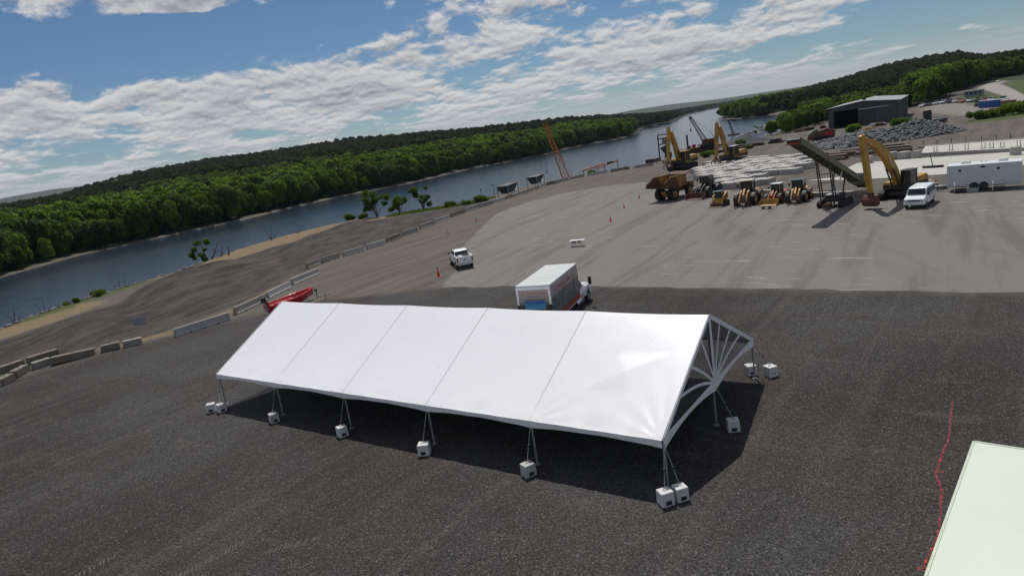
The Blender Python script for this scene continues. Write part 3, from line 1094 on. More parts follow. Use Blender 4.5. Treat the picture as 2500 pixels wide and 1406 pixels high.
# ballast blocks, each with a lifting slot; straps run from the leg tops
BL = [((-20.02, 40.75), .2, 'leftmost ballast block, grey concrete, beyond the left tent corner'),
      ((-19.25, 40.45), .7, 'white ballast block touching the grey one at the left tent corner'),
      ((-14.9, 37.25), .6, 'pale ballast block roped to the second front tent leg from the left'),
      ((-10.1, 33.65), .6, 'greyish ballast block roped to the third front tent leg from the left'),
      ((-5.33, 29.95), -.1, 'white ballast block roped to the fourth front tent leg from the left'),
      ((-0.5, 26.35), .5, 'white ballast block roped to the fifth front tent leg from the left'),
      ((4.45, 22.6), .25, 'left block of the pair chained together at the near right tent corner'),
      ((5.05, 22.75), .25, 'right block of the pair chained together at the near right tent corner'),
      ((8.75, 27.5), -.15, 'ballast block standing in shade below the gable centre post'),
      ((11.80, 33.4), .02, 'ballast block behind the far right tent leg'),
      ((12.62, 32.85), .3, 'sunlit white ballast block standing free right of the tent')]
CONC_BALLAST = pm('ballast_concrete_grey', (0.50, 0.49, 0.475), 0.88, var=.25, scale=2.2, bump=.5, dirt=.5, dirtcol=(0.2, 0.185, 0.17))
for (bx, by), rz, lab in BL:
    t = thing('ballast_block', lab, 'concrete block', (bx, by, 0), rz, 'concrete ballast blocks round the tent')
    s = random.uniform(.50, .56)
    MB().box((0, 0, .28), (s, s * random.uniform(.9, 1.05), .56), top=(.95, .96)).build('block', random.choice([CONC_BLOCK, CONC_BLOCK, CONC_BALLAST]), t, bevel=random.uniform(.025, .05))
    MB().box((0, -s * .47, .16), (.22, .05, .15)).build('lifting_slot', DARK, t)
    MB().tube([(-.07, 0, .55), (-.06, 0, .63), (.06, 0, .63), (.07, 0, .55)], .014, 6).build('lifting_loop', STEEL, t)


def strap(legx, legy, bx, by, z=TH - .1):
    p = Vector((*tw(legx, legy), z))
    R_ = Matrix.Rotation(-TYAW, 3, 'Z')
    a = R_ @ (p - Vector((TX, TY, 0)))
    c = R_ @ (Vector((bx, by, .60)) - Vector((TX, TY, 0)))
    MB().tube([a, a.lerp(c, .55) + Vector((.01, 0, 0)), c], .017, 6).build('tie_strap', ROPE, tent)
    MB().box(a.lerp(c, .62), (.05, .05, .14)).build('ratchet', DARK, tent)


for k, (bi) in enumerate([1, 2, 3, 4, 5, 6]):
    strap(-TL * (5 - k), .1, *BL[bi][0])
strap(0, .1, *BL[7][0])
strap(0, TW / 2, *BL[8][0])
strap(0, TW - .1, *BL[10][0], TH - .2)


# ------------------------------------------------------------------ barriers and blocks along the yard edge
def barrier_mesh(L):
    prof = [(-.30, 0), (-.30, .10), (-.19, .30), (-.09, .81), (.09, .81), (.19, .30), (.30, .10), (.30, 0)]
    return MB().prism(prof, -L / 2, L / 2, 'x')


BAR = [((-32.93, 64.22), (-29.12, 68.40)), ((-29.30, 70.4), (-27.78, 76.0)), ((-27.9, 77.0), (-26.80, 82.09)), ((-27.0, 83.9), (-25.0, 89.4)),
       ((-28.30, 95.96), (-27.28, 98.33)), ((-27.0, 99.3), (-25.05, 101.9)), ((-24.4, 102.2), (-21.80, 105.39)), ((-21.5, 106.2), (-19.08, 109.40)),
       ((-19.0, 111.0), (-17.2, 114.8)), ((-17.0, 116.4), (-14.8, 120.0)), ((-14.6, 122.6), (-12.5, 126.8)), ((-12.3, 128.6), (-9.8, 133.0)),
       ((-9.6, 134.4), (-7.2, 139.4)), ((-6.9, 140.2), (-4.6, 145.2)), ((-4.2, 146.0), (-1.2, 149.6)), ((-.8, 150.4), (1.7, 154.4)),
       ((1.95, 155.4), (3.6, 159.4)), ((3.9, 160.2), (7.3, 168.0)), ((7.8, 170.5), (10.7, 176.0)), ((11.2, 177.0), (13.2, 180.6)),
       ((13.6, 181.0), (16.3, 182.6)), ((16.6, 182.0), (20.0, 185.6)), ((20.6, 185.9), (24.7, 190.2)), ((26.6, 191.0), (31.8, 191.8)), ((32.6, 190.2), (38.2, 192.2)), ((39.2, 189.6), (44.8, 190.9)), ((47.2, 190.0), (52.5, 190.6))]
for k, (a, c) in enumerate(BAR):
    a, c = Vector(a), Vector(c)
    d = c - a
    L = d.length
    mid = (a + c) / 2 + Vector((-.28, .12))
    look = ['dirt stained tan', 'weathered brown', 'pale grey', 'grey'][(k * 7 + (k > 6)) % 4]
    mat = {'dirt stained tan': CONC, 'weathered brown': CONC_OLD, 'pale grey': CONC_PALE, 'grey': CONC}[look]
    if k in (0, 2, 3):
        look, mat = 'pale grey', CONC_PALE
    lab = {0: 'pale grey concrete traffic barrier nearest the tent, apart from the row', 1: 'tan concrete barrier just left of the red boat',
           2: 'pale concrete barrier directly behind the red boat motor'}.get(k, '%s concrete barrier, %s in the row counted from the tent' % (look, ORD[k]))
    t = thing('traffic_barrier', lab, 'barrier', (mid.x, mid.y, tz(mid.x, mid.y) - .01), math.atan2(d.y, d.x), 'concrete barriers along the yard edge')
    barrier_mesh(L).build('wall', mat, t, bevel=.02)
    if k < 16:
        ns = 3 if L > 5 else 2
        for q in range(ns):
            xq = (q + 1) / (ns + 1) * L - L / 2
            MB().box((xq, -.30, .06), (.22, .05, .11)).build('drain_slot', DARK, t)
        MB().tube([(-L / 2 - .01, 0, .25), (-L / 2 - .06, 0, .4), (-L / 2 - .01, 0, .55)], .02, 5).build('link_loop', DARK, t)

LBK = [((-44.2, 53.3), (-44.1, 55.2)), ((-44.12, 55.4), (-44.2, 57.0)), ((-44.3, 57.4), (-44.5, 59.4)), ((-44.1, 59.7), (-43.2, 60.9)), ((-42.7, 60.3), (-39.3, 61.5)),
       ((-38.9, 61.8), (-37.5, 62.5)), ((-37.3, 62.7), (-35.8, 63.35)), ((-48.6, 61.2), (-47.5, 63.3)), ((-47.3, 63.6), (-45.6, 65.7))]
for k, (a, c) in enumerate(LBK):
    a, c = Vector(a), Vector(c)
    d = c - a
    mid = (a + c) / 2 + Vector((-.3, .35))
    lab = ['cast concrete block at the left frame edge, %s of the front row' % ORD[k] if k < 3 else
           {3: 'short stained block joining the two runs of kerb blocks', 4: 'longest tan concrete block in the kerb row at left', 5: 'square cut block right of the long tan kerb block',
            6: 'rightmost block of the kerb row, beside the sandy road', 7: 'low earth covered block in the rear kerb row at the frame edge', 8: 'dark stained block in the rear kerb row beside weeds'}.get(k)][0]
    t = thing('kerb_block', lab, 'concrete block', (mid.x, mid.y, tz(mid.x, mid.y) - .02), math.atan2(d.y, d.x), 'large cast blocks at the yard corner')
    MB().box((0, 0, .33), (d.length, .75, .66), top=(.985, .96)).build('block', (CONC, CONC_OLD, CONC_OLD)[k % 3], t, bevel=.05)
    MB().tube([(-.1, 0, .66), (-.08, 0, .75), (.08, 0, .75), (.1, 0, .66)], .02, 5).build('lifting_loop', RUST, t)


# ------------------------------------------------------------------ cones, table, board, paint line
def cone(x, y, h, lab, rz=0):
    t = thing('traffic_cone', lab, 'traffic cone', (x, y, tz(x, y) + (.008 if x > -6 and y < 150 else 0)), rz, 'orange cones on the yard')
    r = h * .16
    MB().cyl((0, 0, .04), (0, 0, h), r, h * .035, 14).build('cone_body', CONE, t)
    MB().box((0, 0, .02), (h * .5, h * .5, .04)).build('base', CONE, t, bevel=.01)
    MB().cyl((0, 0, h * .55), (0, 0, h * .70), r * .60, r * .45, 14, False).build('collar', WHITE2, t)


cone(-7.95, 74.5, 1.15, 'tall orange cone standing near the white pickup')
cone(-4.5, 121.2, .75, 'small orange cone far up the yard beside the barrier row')
cone(-8.98, 110.1, .6, 'tiny orange cone on the gravel between barriers and pad')
cone(15.42, 95.9, .95, 'orange cone out on the open pad nearest the folding table')
cone(19.84, 108.3, .8, 'middle cone of three leading towards the dump truck')
cone(24.5, 118.2, .85, 'orange cone closest behind the dump truck tail')

t = thing('folding_table', 'white topped folding table alone on the pad', 'table', (8.6, 80.0, .008), RAD(-24))
MB().box((0, 0, .74), (1.83, .76, .045)).build('table_top', WHITE, t, bevel=.012)
for sx_ in (-1, 1):
    m = MB()
    for sy_ in (-1, 1):
        m.tube([(sx_ * .72, sy_ * .30, 0), (sx_ * .60, sy_ * .30, .72)], .016, 6)
    m.tube([(sx_ * .70, -.30, .12), (sx_ * .70, .30, .12)], .014, 6)
    m.build('leg_frame', DARK, t)
for k, xx in enumerate((8.15, 8.70)):
    c = thing('folding_chair', 'dark folding chair tucked under the %s of the white table' % ('left half' if k == 0 else 'middle'), 'chair', (xx + .02, 80.02 - k * .25, .008), RAD(-24), 'chairs under the folding table')
    MB().box((0, 0, .44), (.42, .40, .03)).build('seat', DARK, c)
    MB().box((0, .20, .60), (.42, .03, .20)).build('backrest', DARK, c)
    for a in (-.19, .19):
        MB().tube([(a, -.2, 0), (a, .16, .60)], .013, 6).build('leg', STEEL, c)
        MB().tube([(a, .22, 0), (a, -.14, .44)], .013, 6).build('leg', STEEL, c)

t = thing('sign_board', 'flat pale sheet of board lying on the dark dirt bank', 'board', (-42.0, 74.6, tz(-42, 74.6) + .10), RAD(58))
MB().box((0, 0, .25), (1.5, .05, 1.0), ry=.1).build('sheet', pm('weathered_board', (0.33, 0.36, 0.40), .8, var=.35, scale=2, dirt=.5), t)
for a in (-.6, .6):
    MB().box((a, .06, .2), (.07, .06, .8)).build('batten', WOOD, t)

paint = [(18.26, 27.04), (17.2, 25.6), (16.2, 24.2), (15.12, 23.0), (14.46, 22.24), (14.1, 21.8), (13.75, 21.0), (13.3, 20.3), (12.76, 19.53), (12.0, 18.5), (11.3, 17.8), (10.65, 17.18)]
pmat, nt, b = new_mat('spray_paint_red')
pos = nt.node('ShaderNodeNewGeometry').outputs['Position']
nt.put(b.inputs['Base Color'], nt.mix(nt.smooth(nt.noise(pos, 13.0, 3.0, .7), .42, .60), (0.05, 0.035, 0.033), (0.42, 0.035, 0.04)))
b.inputs['Roughness'].default_value = .85
tp = nt.node('ShaderNodeBsdfTransparent')
mx = nt.node('ShaderNodeMixShader', {0: nt.smooth(nt.noise(pos, 9.0, 4.0, .75), .40, .56), 1: tp.outputs[0], 2: b.outputs[0]})
nt.l.new(mx.outputs[0], nt.n['Material Output'].inputs['Surface'])
vs = []
for k, p in enumerate(paint):
    a, c = Vector(paint[max(0, k - 1)]), Vector(paint[min(len(paint) - 1, k + 1)])
    n_ = (c - a).normalized().orthogonal() * random.uniform(.028, .055)
    vs += [(p[0] + n_.x, p[1] + n_.y, .006), (p[0] - n_.x, p[1] - n_.y, .006)]
m = MB().add(vs, [(2 * k, 2 * k + 1, 2 * k + 3, 2 * k + 2) for k in range(len(paint) - 1)])
for (qx, qy) in ((14.3, 21.95), (10.65, 17.2)):
    m.add([(qx - .16, qy - .03, .0062), (qx + .13, qy - .10, .0062), (qx + .16, qy + .02, .0062), (qx - .12, qy + .08, .0062)], [(0, 1, 2, 3)])
struct(m.build('painted_line', pmat))


# ------------------------------------------------------------------ wheels and road vehicles
def wheel(parent, x, y, r, w, rim=STEEL, name='wheel'):
    o = MB().cyl((0, -w / 2, 0), (0, w / 2, 0), r, n=20).build(name, BLACK, parent, (x, y, r))
    MB().cyl((0, -w / 2 - .012, 0), (0, w / 2 + .012, 0), r * .56, n=14).build('rim', rim, o)
    return o


def quadpanel(pts, nm, mat, parent, off=(0, 0, 0)):
    return MB().add([tuple(Vector(p) + Vector(off)) for p in pts], [tuple(range(len(pts)))]).build(nm, mat, parent)


def text_mesh(body, size, mat, parent, loc, cols, nm='lettering', width=None):
    cu = bpy.data.curves.new('t', 'FONT')
    cu.body = body
    cu.size = size
    cu.align_x = 'CENTER'
    o = bpy.data.objects.new('t', cu)
    COL.objects.link(o)
    dg = bpy.context.evaluated_depsgraph_get()
    me = bpy.data.meshes.new_from_object(o.evaluated_get(dg))
    bpy.data.objects.remove(o)
    Mx = Matrix(cols).transposed()
    sx_ = 1.0
    if width:
        xs_ = [v.co.x for v in me.vertices]
        sx_ = width / (max(xs_) - min(xs_))
    for v in me.vertices:
        v.co = Mx @ Vector((v.co.x * sx_, v.co.y, v.co.z)) + Vector(loc)
    me.name = nm
    me.materials.clear()
    return obj(nm, me, mat, parent)


# box truck (rear towards the tent)
bt = thing('box_truck', 'white box truck with printed sides parked behind the tent', 'truck', (1.40, 45.55, 0), RAD(66.2))
HWX = 1.27
MB().box((3.25, 0, 2.42), (6.5, 2 * HWX, 2.74)).build('cargo_box', WHITE2, bt, bevel=.03)
MB().box((3.25, 0, 3.815), (6.52, 2 * HWX + .02, .05)).build('roof', pm('truck_roof', (0.60, 0.61, 0.60), .5, var=.08, scale=.8, dirt=.2, dirtcol=(.4, .39, .36)), bt, bevel=.02)
for k in range(9):
    MB().box((.35 + k * .72, 0, 3.846), (.03, 2 * HWX - .1, .012)).build('roof_seam', WHITE2, bt)
rm, nt, b = new_mat('printed_rear_door')
z_ = nt.sep(nt.node('ShaderNodeTexCoord').outputs['Object'])[2]
rp = nt.node('ShaderNodeValToRGB')
nt.put(rp.inputs[0], nt.smooth(z_, 1.1, 3.6))
rp.color_ramp.interpolation = 'LINEAR'
e = rp.color_ramp.elements
e[0].position, e[0].color = 0.0, (0.02, 0.022, 0.02, 1)
e[1].position, e[1].color = 1.0, (0.36, 0.32, 0.31, 1)
q = e.new(.5)
q.color = (0.05, 0.05, 0.05, 1)
q = e.new(.72)
q.color = (0.25, 0.22, 0.215, 1)
nt.put(b.inputs['Base Color'], rp.outputs[0])
b.inputs['Roughness'].default_value = .4
MB().box((-.02, 0, 2.32), (.05, 2 * HWX - .30, 2.40)).build('rear_door', rm, bt)
MB().box((-.03, 0, 3.62), (.08, 2 * HWX, .16)).build('rear_header', WHITE, bt, bevel=.01)
for sy_ in (-1, 1):
    MB().box((-.03, sy_ * (HWX - .08), 3.0), (.08, .15, 1.08)).build('corner_post', WHITE, bt, bevel=.01)
    MB().box((-.05, sy_ * (HWX - .06), 1.78), (.10, .14, 1.36)).build('liftgate_rail', DARK, bt)
rear = ((0, -1, 0), (0, 0, 1), (-1, 0, 0))
text_mesh('C.K. Whalen & Sons', .30, REDP, bt, (-.05, 0, 3.20), rear, width=2.05)
text_mesh('878-4473', .17, DARK, bt, (-.05, 0, 2.98), rear, width=.9)
for k, (yc, wd) in enumerate(((.42, .75), (-.45, .85))):
    MB().box((-.048, yc, 2.83), (.006, wd, .05)).build('small_print', DARK, bt)
pi, nt, b = new_mat('printed_picture')
oc = nt.node('ShaderNodeTexCoord').outputs['Object']
_, yv, zv = nt.sep(oc)
nz = nt.noise(oc, 6.0, 4.0, .6)
zw = nt.m('ADD', zv, nt.m('MULTIPLY', nt.m('SUBTRACT', nz, .5), .16))
c1 = nt.mix(nt.smooth(zw, 2.15, 2.72), (0.10, 0.33, 0.50), (0.012, 0.10, 0.36))
c2 = nt.mix(nt.smooth(nz, .35, .65), (0.010, 0.018, 0.012), (0.05, 0.085, 0.05))
nt.put(b.inputs['Base Color'], nt.mix(nt.smooth(zw, 2.08, 2.16), c2, c1))
b.inputs['Roughness'].default_value = .35
MB().box((-.05, -.05, 2.0), (.012, 1.55, 1.50)).build('door_picture', pi, bt)
for yc, zc_ in ((.38, 1.78), (-.52, 1.82)):
    MB().add([(-.058, yc + .26, zc_ + .05), (-.058, yc - .02, zc_ - .18), (-.058, yc - .26, zc_ + .02), (-.058, yc + .05, zc_ + .16)], [(0, 1, 2, 3)]).build('printed_tent', WHITE2, bt)
MB().cyl((-.057, -.08, 1.70), (-.06, -.08, 1.70), .085, n=12).build('printed_tent', WHITE2, bt)
si, nt, b = new_mat('printed_side')
oc = nt.node('ShaderNodeTexCoord').outputs['Object']
xv, yv, zv = nt.sep(oc)
nz = nt.noise(nt.vm('MULTIPLY', oc, (1, 1, 1.4)), 1.6, 6.0, .65)
nz2 = nt.noise(oc, 3.5, 5.0, .7, 1.0)
c1 = nt.mix(nt.smooth(nz2, .4, .65), (0.05, 0.055, 0.06), (0.20, 0.21, 0.20))
c1 = nt.mix(nt.smooth(nz, .50, .62, 0, .7), c1, (0.06, 0.09, 0.22))
c1 = nt.mix(nt.smooth(nt.noise(oc, 2.2, 4.0, .6), .54, .64, 0, .8), c1, (0.07, 0.12, 0.03))
c1 = nt.mix(nt.smooth(nz2, .68, .74), c1, (0.55, 0.55, 0.55))
zw = nt.m('ADD', zv, nt.m('MULTIPLY', nt.m('SUBTRACT', nz, .5), .7))
c1 = nt.mix(nt.smooth(zw, 2.7, 3.1), c1, (0.34, 0.30, 0.29))
c1 = nt.mix(nt.smooth(zv, 1.52, 1.56, 1, 0), c1, (0.27, 0.018, 0.022))
nt.put(b.inputs['Base Color'], c1)
b.inputs['Roughness'].default_value = .35
for sy_ in (-1, 1):
    MB().box((3.25, sy_ * (HWX + .006), 2.40), (6.36, .012, 2.60)).build('side_print', si, bt)
    MB().box((3.25, sy_ * (HWX + .004), 1.07), (6.5, .03, .08)).build('side_rail', WHITE2, bt)
sidec = ((1, 0, 0), (0, 0, 1), (0, -1, 0))
text_mesh('C.K. Whalen & Sons', .46, REDP, bt, (2.55, -HWX - .018, 3.10), sidec, width=4.0)
text_mesh('& Sons', .26, REDP, bt, (3.3, -HWX - .018, 2.75), sidec, width=1.4)
text_mesh('C.K. Whalen & Sons', .46, REDP, bt, (3.2, HWX + .018, 3.10), ((-1, 0, 0), (0, 0, 1), (0, 1, 0)), width=4.0)
MB().box((5.15, -HWX - .014, 2.35), (.05, .012, 2.0)).build('picture_divider', DARK, bt)
MB().box((4.6, 0, .80), (9.3, .9, .22)).build('chassis', DARK, bt)
MB().prism([(6.6, 1.0), (8.3, 1.0), (8.3, 1.6), (7.9, 2.22), (6.6, 2.3)], -1.0, 1.0, 'y', lambda a, z: .12 if z > 2 else 0).build('cab', WHITE, bt, bevel=.05)
MB().prism([(8.3, .8), (9.9, .8), (9.95, 1.35), (9.8, 1.50), (8.3, 1.64)], -.95, .95, 'y', lambda a, z: .18 if z > 1.5 else 0).build('hood', WHITE, bt, bevel=.08)
for sy_ in (-1, 1):
    MB().prism([(8.55, .65), (8.75, 1.15), (9.1, 1.32), (9.5, 1.15), (9.75, .65), (10.0, .65), (10.0, 1.35), (8.5, 1.5)], sy_ * 1.14, sy_ * .9, 'y').build('fender', WHITE, bt)
    quadpanel([(6.8, sy_ * 1.01, 1.55), (8.0, sy_ * 1.01, 1.55), (7.75, sy_ * .90, 2.15), (6.8, sy_ * .90, 2.15)], 'side_window', GLASS, bt)
    m_ = MB().box((8.25, sy_ * 1.62, 2.0), (.12, .26, .62)).build('mirror', DARK, bt, bevel=.02)
    MB().tube([(8.25, sy_ * 1.1, 2.32), (8.25, sy_ * 1.6, 2.36)], .018, 6).tube([(8.25, sy_ * 1.1, 1.72), (8.25, sy_ * 1.6, 1.68)], .018, 6).build('mirror_arm', STEEL, bt)
    wheel(bt, 9.1, sy_ * 1.0, .47, .28, CHROME)
    wheel(bt, 2.3, sy_ * .95, .47, .52, CHROME)
    MB().cyl((5.8, sy_ * .95, .70), (6.9, sy_ * .95, .70), .28, n=14).build('fuel_tank', CHROME, bt)
    MB().box((7.5, sy_ * 1.02, .55), (.8, .22, .10)).build('step', STEEL, bt)
    MB().box((10.04, sy_ * .75, 1.12), (.05, .28, .20)).build('headlight', CHROME, bt)
quadpanel([(8.27, -.92, 1.66), (8.27, .92, 1.66), (7.93, .84, 2.16), (7.93, -.84, 2.16)], 'windshield', GLASS, bt, (.02, 0, .01))
MB().box((10.05, 0, 1.1), (.05, .9, .55)).build('grille', DARK, bt)
MB().box((10.10, 0, .68), (.16, 2.2, .28)).build('bumper', CHROME, bt, bevel=.03)

# pickup seen from behind
pk = thing('pickup_truck', 'white crew cab pickup parked at the pad edge, seen from behind', 'pickup', (-4.85, 76.45, 0.008), RAD(103))
MB().prism([(0, .55), (5.75, .52), (5.85, .75), (5.8, 1.12), (5.5, 1.24), (4.35, 1.34), (0, 1.36)], -.98, .98, 'y', lambda a, z: .05 if z > 1.2 else 0).build('body', WHITE, pk, bevel=.05)
MB().prism([(1.72, 1.33), (4.55, 1.33), (3.75, 1.92), (3.3, 1.98), (2.2, 1.98), (1.92, 1.93)], -.93, .93, 'y', lambda a, z: .17 if z > 1.5 else 0).build('cabin', WHITE, pk, bevel=.05)
MB().box((.86, 0, 1.366), (1.58, 1.62, .016)).build('bed_floor', pm('bed_liner', (0.02, 0.02, 0.02), .8), pk)
for sy_ in (-1, 1):
    MB().box((.86, sy_ * .88, 1.43), (1.7, .15, .15)).build('bed_rail', WHITE, pk, bevel=.03)
MB().box((.04, 0, 1.42), (.10, 1.85, .14)).build('tailgate_top', WHITE, pk, bevel=.03)
MB().box((.55, .42, 1.47), (.6, .5, .18)).build('toolbox', WHITE2, pk, bevel=.03)
MB().box((1.0, -.3, 1.45), (.7, .7, .15)).build('cargo_bag', BLACK, pk, bevel=.05)
MB().box((-.012, 0, 1.06), (.02, 1.5, .50)).build('tailgate', WHITE, pk, bevel=.01)
MB().box((-.026, 0, 1.16), (.012, .12, .06)).build('emblem', DARK, pk)
MB().box((-.026, 0, 1.04), (.012, .36, .06)).build('lettering', DARK, pk)
for sy_ in (-1, 1):
    MB().box((-.01, sy_ * .88, 1.10), (.05, .14, .50)).build('tail_light', TAIL, pk, bevel=.01)
MB().box((-.10, 0, .62), (.22, 1.9, .20)).build('rear_bumper', CHROME, pk, bevel=.03)
MB().box((-.215, 0, .64), (.012, .32, .16)).build('licence_plate', WHITE2, pk)
quadpanel([(1.79, .76, 1.45), (1.79, -.76, 1.45), (1.90, -.70, 1.90), (1.90, .70, 1.90)], 'rear_window', GLASS, pk, (-.055, 0, 0))
quadpanel([(4.40, -.80, 1.45), (4.40, .80, 1.45), (3.82, .70, 1.90), (3.82, -.70, 1.90)], 'windshield', GLASS, pk, (.05, 0, .03))
for sy_ in (-1, 1):
    quadpanel([(1.95, sy_ * .895, 1.45), (3.0, sy_ * .895, 1.45), (3.0, sy_ * .795, 1.88), (2.05, sy_ * .795, 1.88)], 'side_window', GLASS, pk)
    quadpanel([(3.08, sy_ * .895, 1.45), (4.2, sy_ * .895, 1.45), (3.68, sy_ * .795, 1.88), (3.08, sy_ * .795, 1.88)], 'side_window', GLASS, pk)
    MB().box((4.15, sy_ * 1.10, 1.50), (.12, .24, .24)).build('mirror', DARK, pk, bevel=.02)
    for wx in (1.15, 4.75):
        wheel(pk, wx, sy_ * .86, .40, .27, CHROME)
        MB().cyl((wx, sy_ * .975, .43), (wx, sy_ * .992, .43), .50, n=18).build('wheel_arch', DARK, pk)

# passenger van facing the camera
vn = thing('passenger_van', 'white passenger van parked beside the near excavator', 'van', (45.6, 72.6, .008), RAD(226))
MB().prism([(-2.6, .42), (2.55, .42), (2.75, .62), (2.72, 1.0), (2.55, 1.18), (1.75, 1.32), (1.05, 2.02), (.7, 2.10), (-2.45, 2.10), (-2.62, 1.9)], -1.0, 1.0, 'y', lambda a, z: .14 if z > 1.9 else (.05 if z > 1.1 else 0)).build('body', WHITE, vn, bevel=.06)
quadpanel([(1.70, -.85, 1.40), (1.70, .85, 1.40), (1.16, .80, 1.96), (1.16, -.80, 1.96)], 'windshield', GLASS, vn, (.04, 0, .03))
for sy_ in (-1, 1):
    for a0, a1 in ((-2.4, -1.75), (-1.65, -.85), (-.75, .15), (.25, 1.15)):
        quadpanel([(a0, sy_ * .985, 1.35), (a1 + (.35 if a1 > 1 else 0), sy_ * .985, 1.35), (a1, sy_ * .90, 1.90), (a0, sy_ * .90, 1.90)], 'side_window', GLASS, vn)
    wheel(vn, 1.85, sy_ * .88, .37, .24, CHROME)
    wheel(vn, -1.65, sy_ * .88, .37, .24, CHROME)
    MB().box((2.74, sy_ * .78, .93), (.06, .26, .16)).build('headlight', CHROME, vn)
    MB().box((1.35, sy_ * 1.10, 1.42), (.10, .18, .22)).build('mirror', DARK, vn)
MB().box((2.745, 0, .92), (.06, 1.2, .17)).build('grille', DARK, vn)
MB().box((2.80, 0, .58), (.14, 1.95, .20)).build('bumper', WHITE2, vn, bevel=.03)

# restroom trailer
rt_ = thing('restroom_trailer', 'white portable restroom trailer with two doors and roof units', 'trailer', (55.3, 76.2, 0), RAD(-40.5))
TLn, TWd = 6.9, 2.5
MB().box((0, 0, 1.78), (TLn, TWd, 2.45)).build('body', pm('trailer_skin', (0.62, 0.64, 0.68), .45, var=.05, scale=.8, dirt=.15, dirtcol=(.42, .42, .42)), rt_, bevel=.04)
MB().box((0, 0, 3.02), (TLn + .04, TWd + .04, .06)).build('roof', WHITE, rt_, bevel=.02)
for xx in (-1.75, 1.75):
    MB().box((xx, .35, 3.20), (.95, .75, .30), top=(.8, .8)).build('roof_air_unit', WHITE, rt_, bevel=.05)
for xx in (-.3, .15):
    MB().cyl((xx, .5, 3.05), (xx, .5, 3.22), .07, n=8).build('roof_vent', WHITE2, rt_)
yf = -TWd / 2
for xx in (-2.2, 1.4):
    d_o = MB().box((xx, yf - .008, 1.75), (.95, .02, 2.1)).build('door', WHITE2, rt_)
    MB().cyl((xx + .25 * 0, yf - .02, 2.45), (xx, yf - .03, 2.45), .16, n=16).build('door_sign', DARK, d_o)
    st = MB()
    for q in range(4):
        st.box((xx + .15, yf - .22 - q * .26, .62 - q * .17), (1.05, .27, .05))
    st.box((xx + .15 - .5, yf - .6, .34), (.05, 1.0, .10), 0, 0).box((xx + .15 + .5, yf - .6, .34), (.05, 1.0, .10))
    st.build('steps', DARK, rt_)
    MB().tube([(xx - .42, yf - 1.1, .15), (xx - .42, yf - 1.1, .95), (xx - .42, yf - .1, 1.75)], .028, 6).build('handrail', WHITE, rt_)
m = MB()
for k in range(13):
    m.add([(.0 + .26 * math.cos(math.pi * k / 12), yf - .012, 2.62 + .22 * math.sin(math.pi * k / 12))], [])
m.f, m.sm = [tuple(range(13))], [False]
m.build('half_round_sign', pm('navy_sign', (0.012, 0.016, 0.05), .5), rt_)
for k in range(16):
    xx = -3.2 + k * .42
    if abs(xx + 2.2) > .55 and abs(xx - 1.4) > .55:
        MB().box((xx, yf - .006, .80), (.28, .012, .03)).build('trim_dash', pm('navy_trim', (0.02, 0.02, 0.05), .6), rt_)
for xx in (-.85, .05):
    wheel(rt_, xx, yf + .20, .36, .22, STEEL)
    MB().cyl((xx, yf - .004, .60), (xx, yf - .018, .60), .46, n=18).build('wheel_arch', DARK, rt_)
    wheel(rt_, xx, -yf - .20, .36, .22, STEEL)
MB().beam((-3.45, 0, .5), (-4.9, 0, .45), .14, .14).beam((-3.45, .8, .5), (-4.7, 0, .45), .1, .12).beam((-3.45, -.8, .5), (-4.7, 0, .45), .1, .12).build('tow_hitch', DARK, rt_)
MB().cyl((-4.5, 0, 0), (-4.5, 0, .9), .05, n=8).build('jack', DARK, rt_)
cr_ = thing('storage_crate', 'grey plastic crate on the ground between the trailer steps', 'crate', (*[55.3 + (-.95) * math.cos(RAD(-40.5)) - (yf - .45) * math.sin(RAD(-40.5)), 76.2 + (-.95) * math.sin(RAD(-40.5)) + (yf - .45) * math.cos(RAD(-40.5))], 0), RAD(-40.5))
MB().box((0, 0, .2), (1.1, .5, .40), top=(1.04, 1.06)).build('tub', pm('grey_plastic', (.42, .43, .43), .6), cr_, bevel=.02)
MB().box((0, 0, .415), (1.18, .56, .03)).build('lid', pm('grey_plastic', (.42, .43, .43), .6), cr_)

# long trailer roof right below the camera
nr = thing('box_trailer', 'pale green white trailer roof in the lower right corner', 'trailer', (12.6, 17.74, 0), math.atan2(-5.07, -4.66))
MB().box((4.5, 1.22, 2.1), (9.0, 2.44, 2.7)).build('body', pm('trailer_side', (0.42, 0.44, 0.40), .5, var=.06, scale=.6, dirt=.2), nr, bevel=.02)
MB().box((4.5, 1.22, 3.475), (9.02, 2.46, .05)).build('roof', pm('trailer_roof', (0.68, 0.72, 0.62), .55, var=.05, scale=.35, dirt=.2, dirtcol=(.52, .54, .46)), nr, bevel=.015)
m = MB()
for (x0_, y0_, x1_, y1_) in ((0, 0, 9, 0), (0, 2.44, 9, 2.44), (0, 0, 0, 2.44), (9, 0, 9, 2.44)):
    m.beam((x0_, y0_, 3.50), (x1_, y1_, 3.50), .06, .03)
m.build('roof_trim', pm('roof_trim', (0.58, 0.64, 0.50), .5), nr)
for xx in (3.6, 4.5):
    for yy in (.2, 2.24):
        wheel(nr, xx, yy, .36, .22)
MB().box((4.5, 1.22, .65), (9.0, 1.6, .2)).build('chassis', DARK, nr)

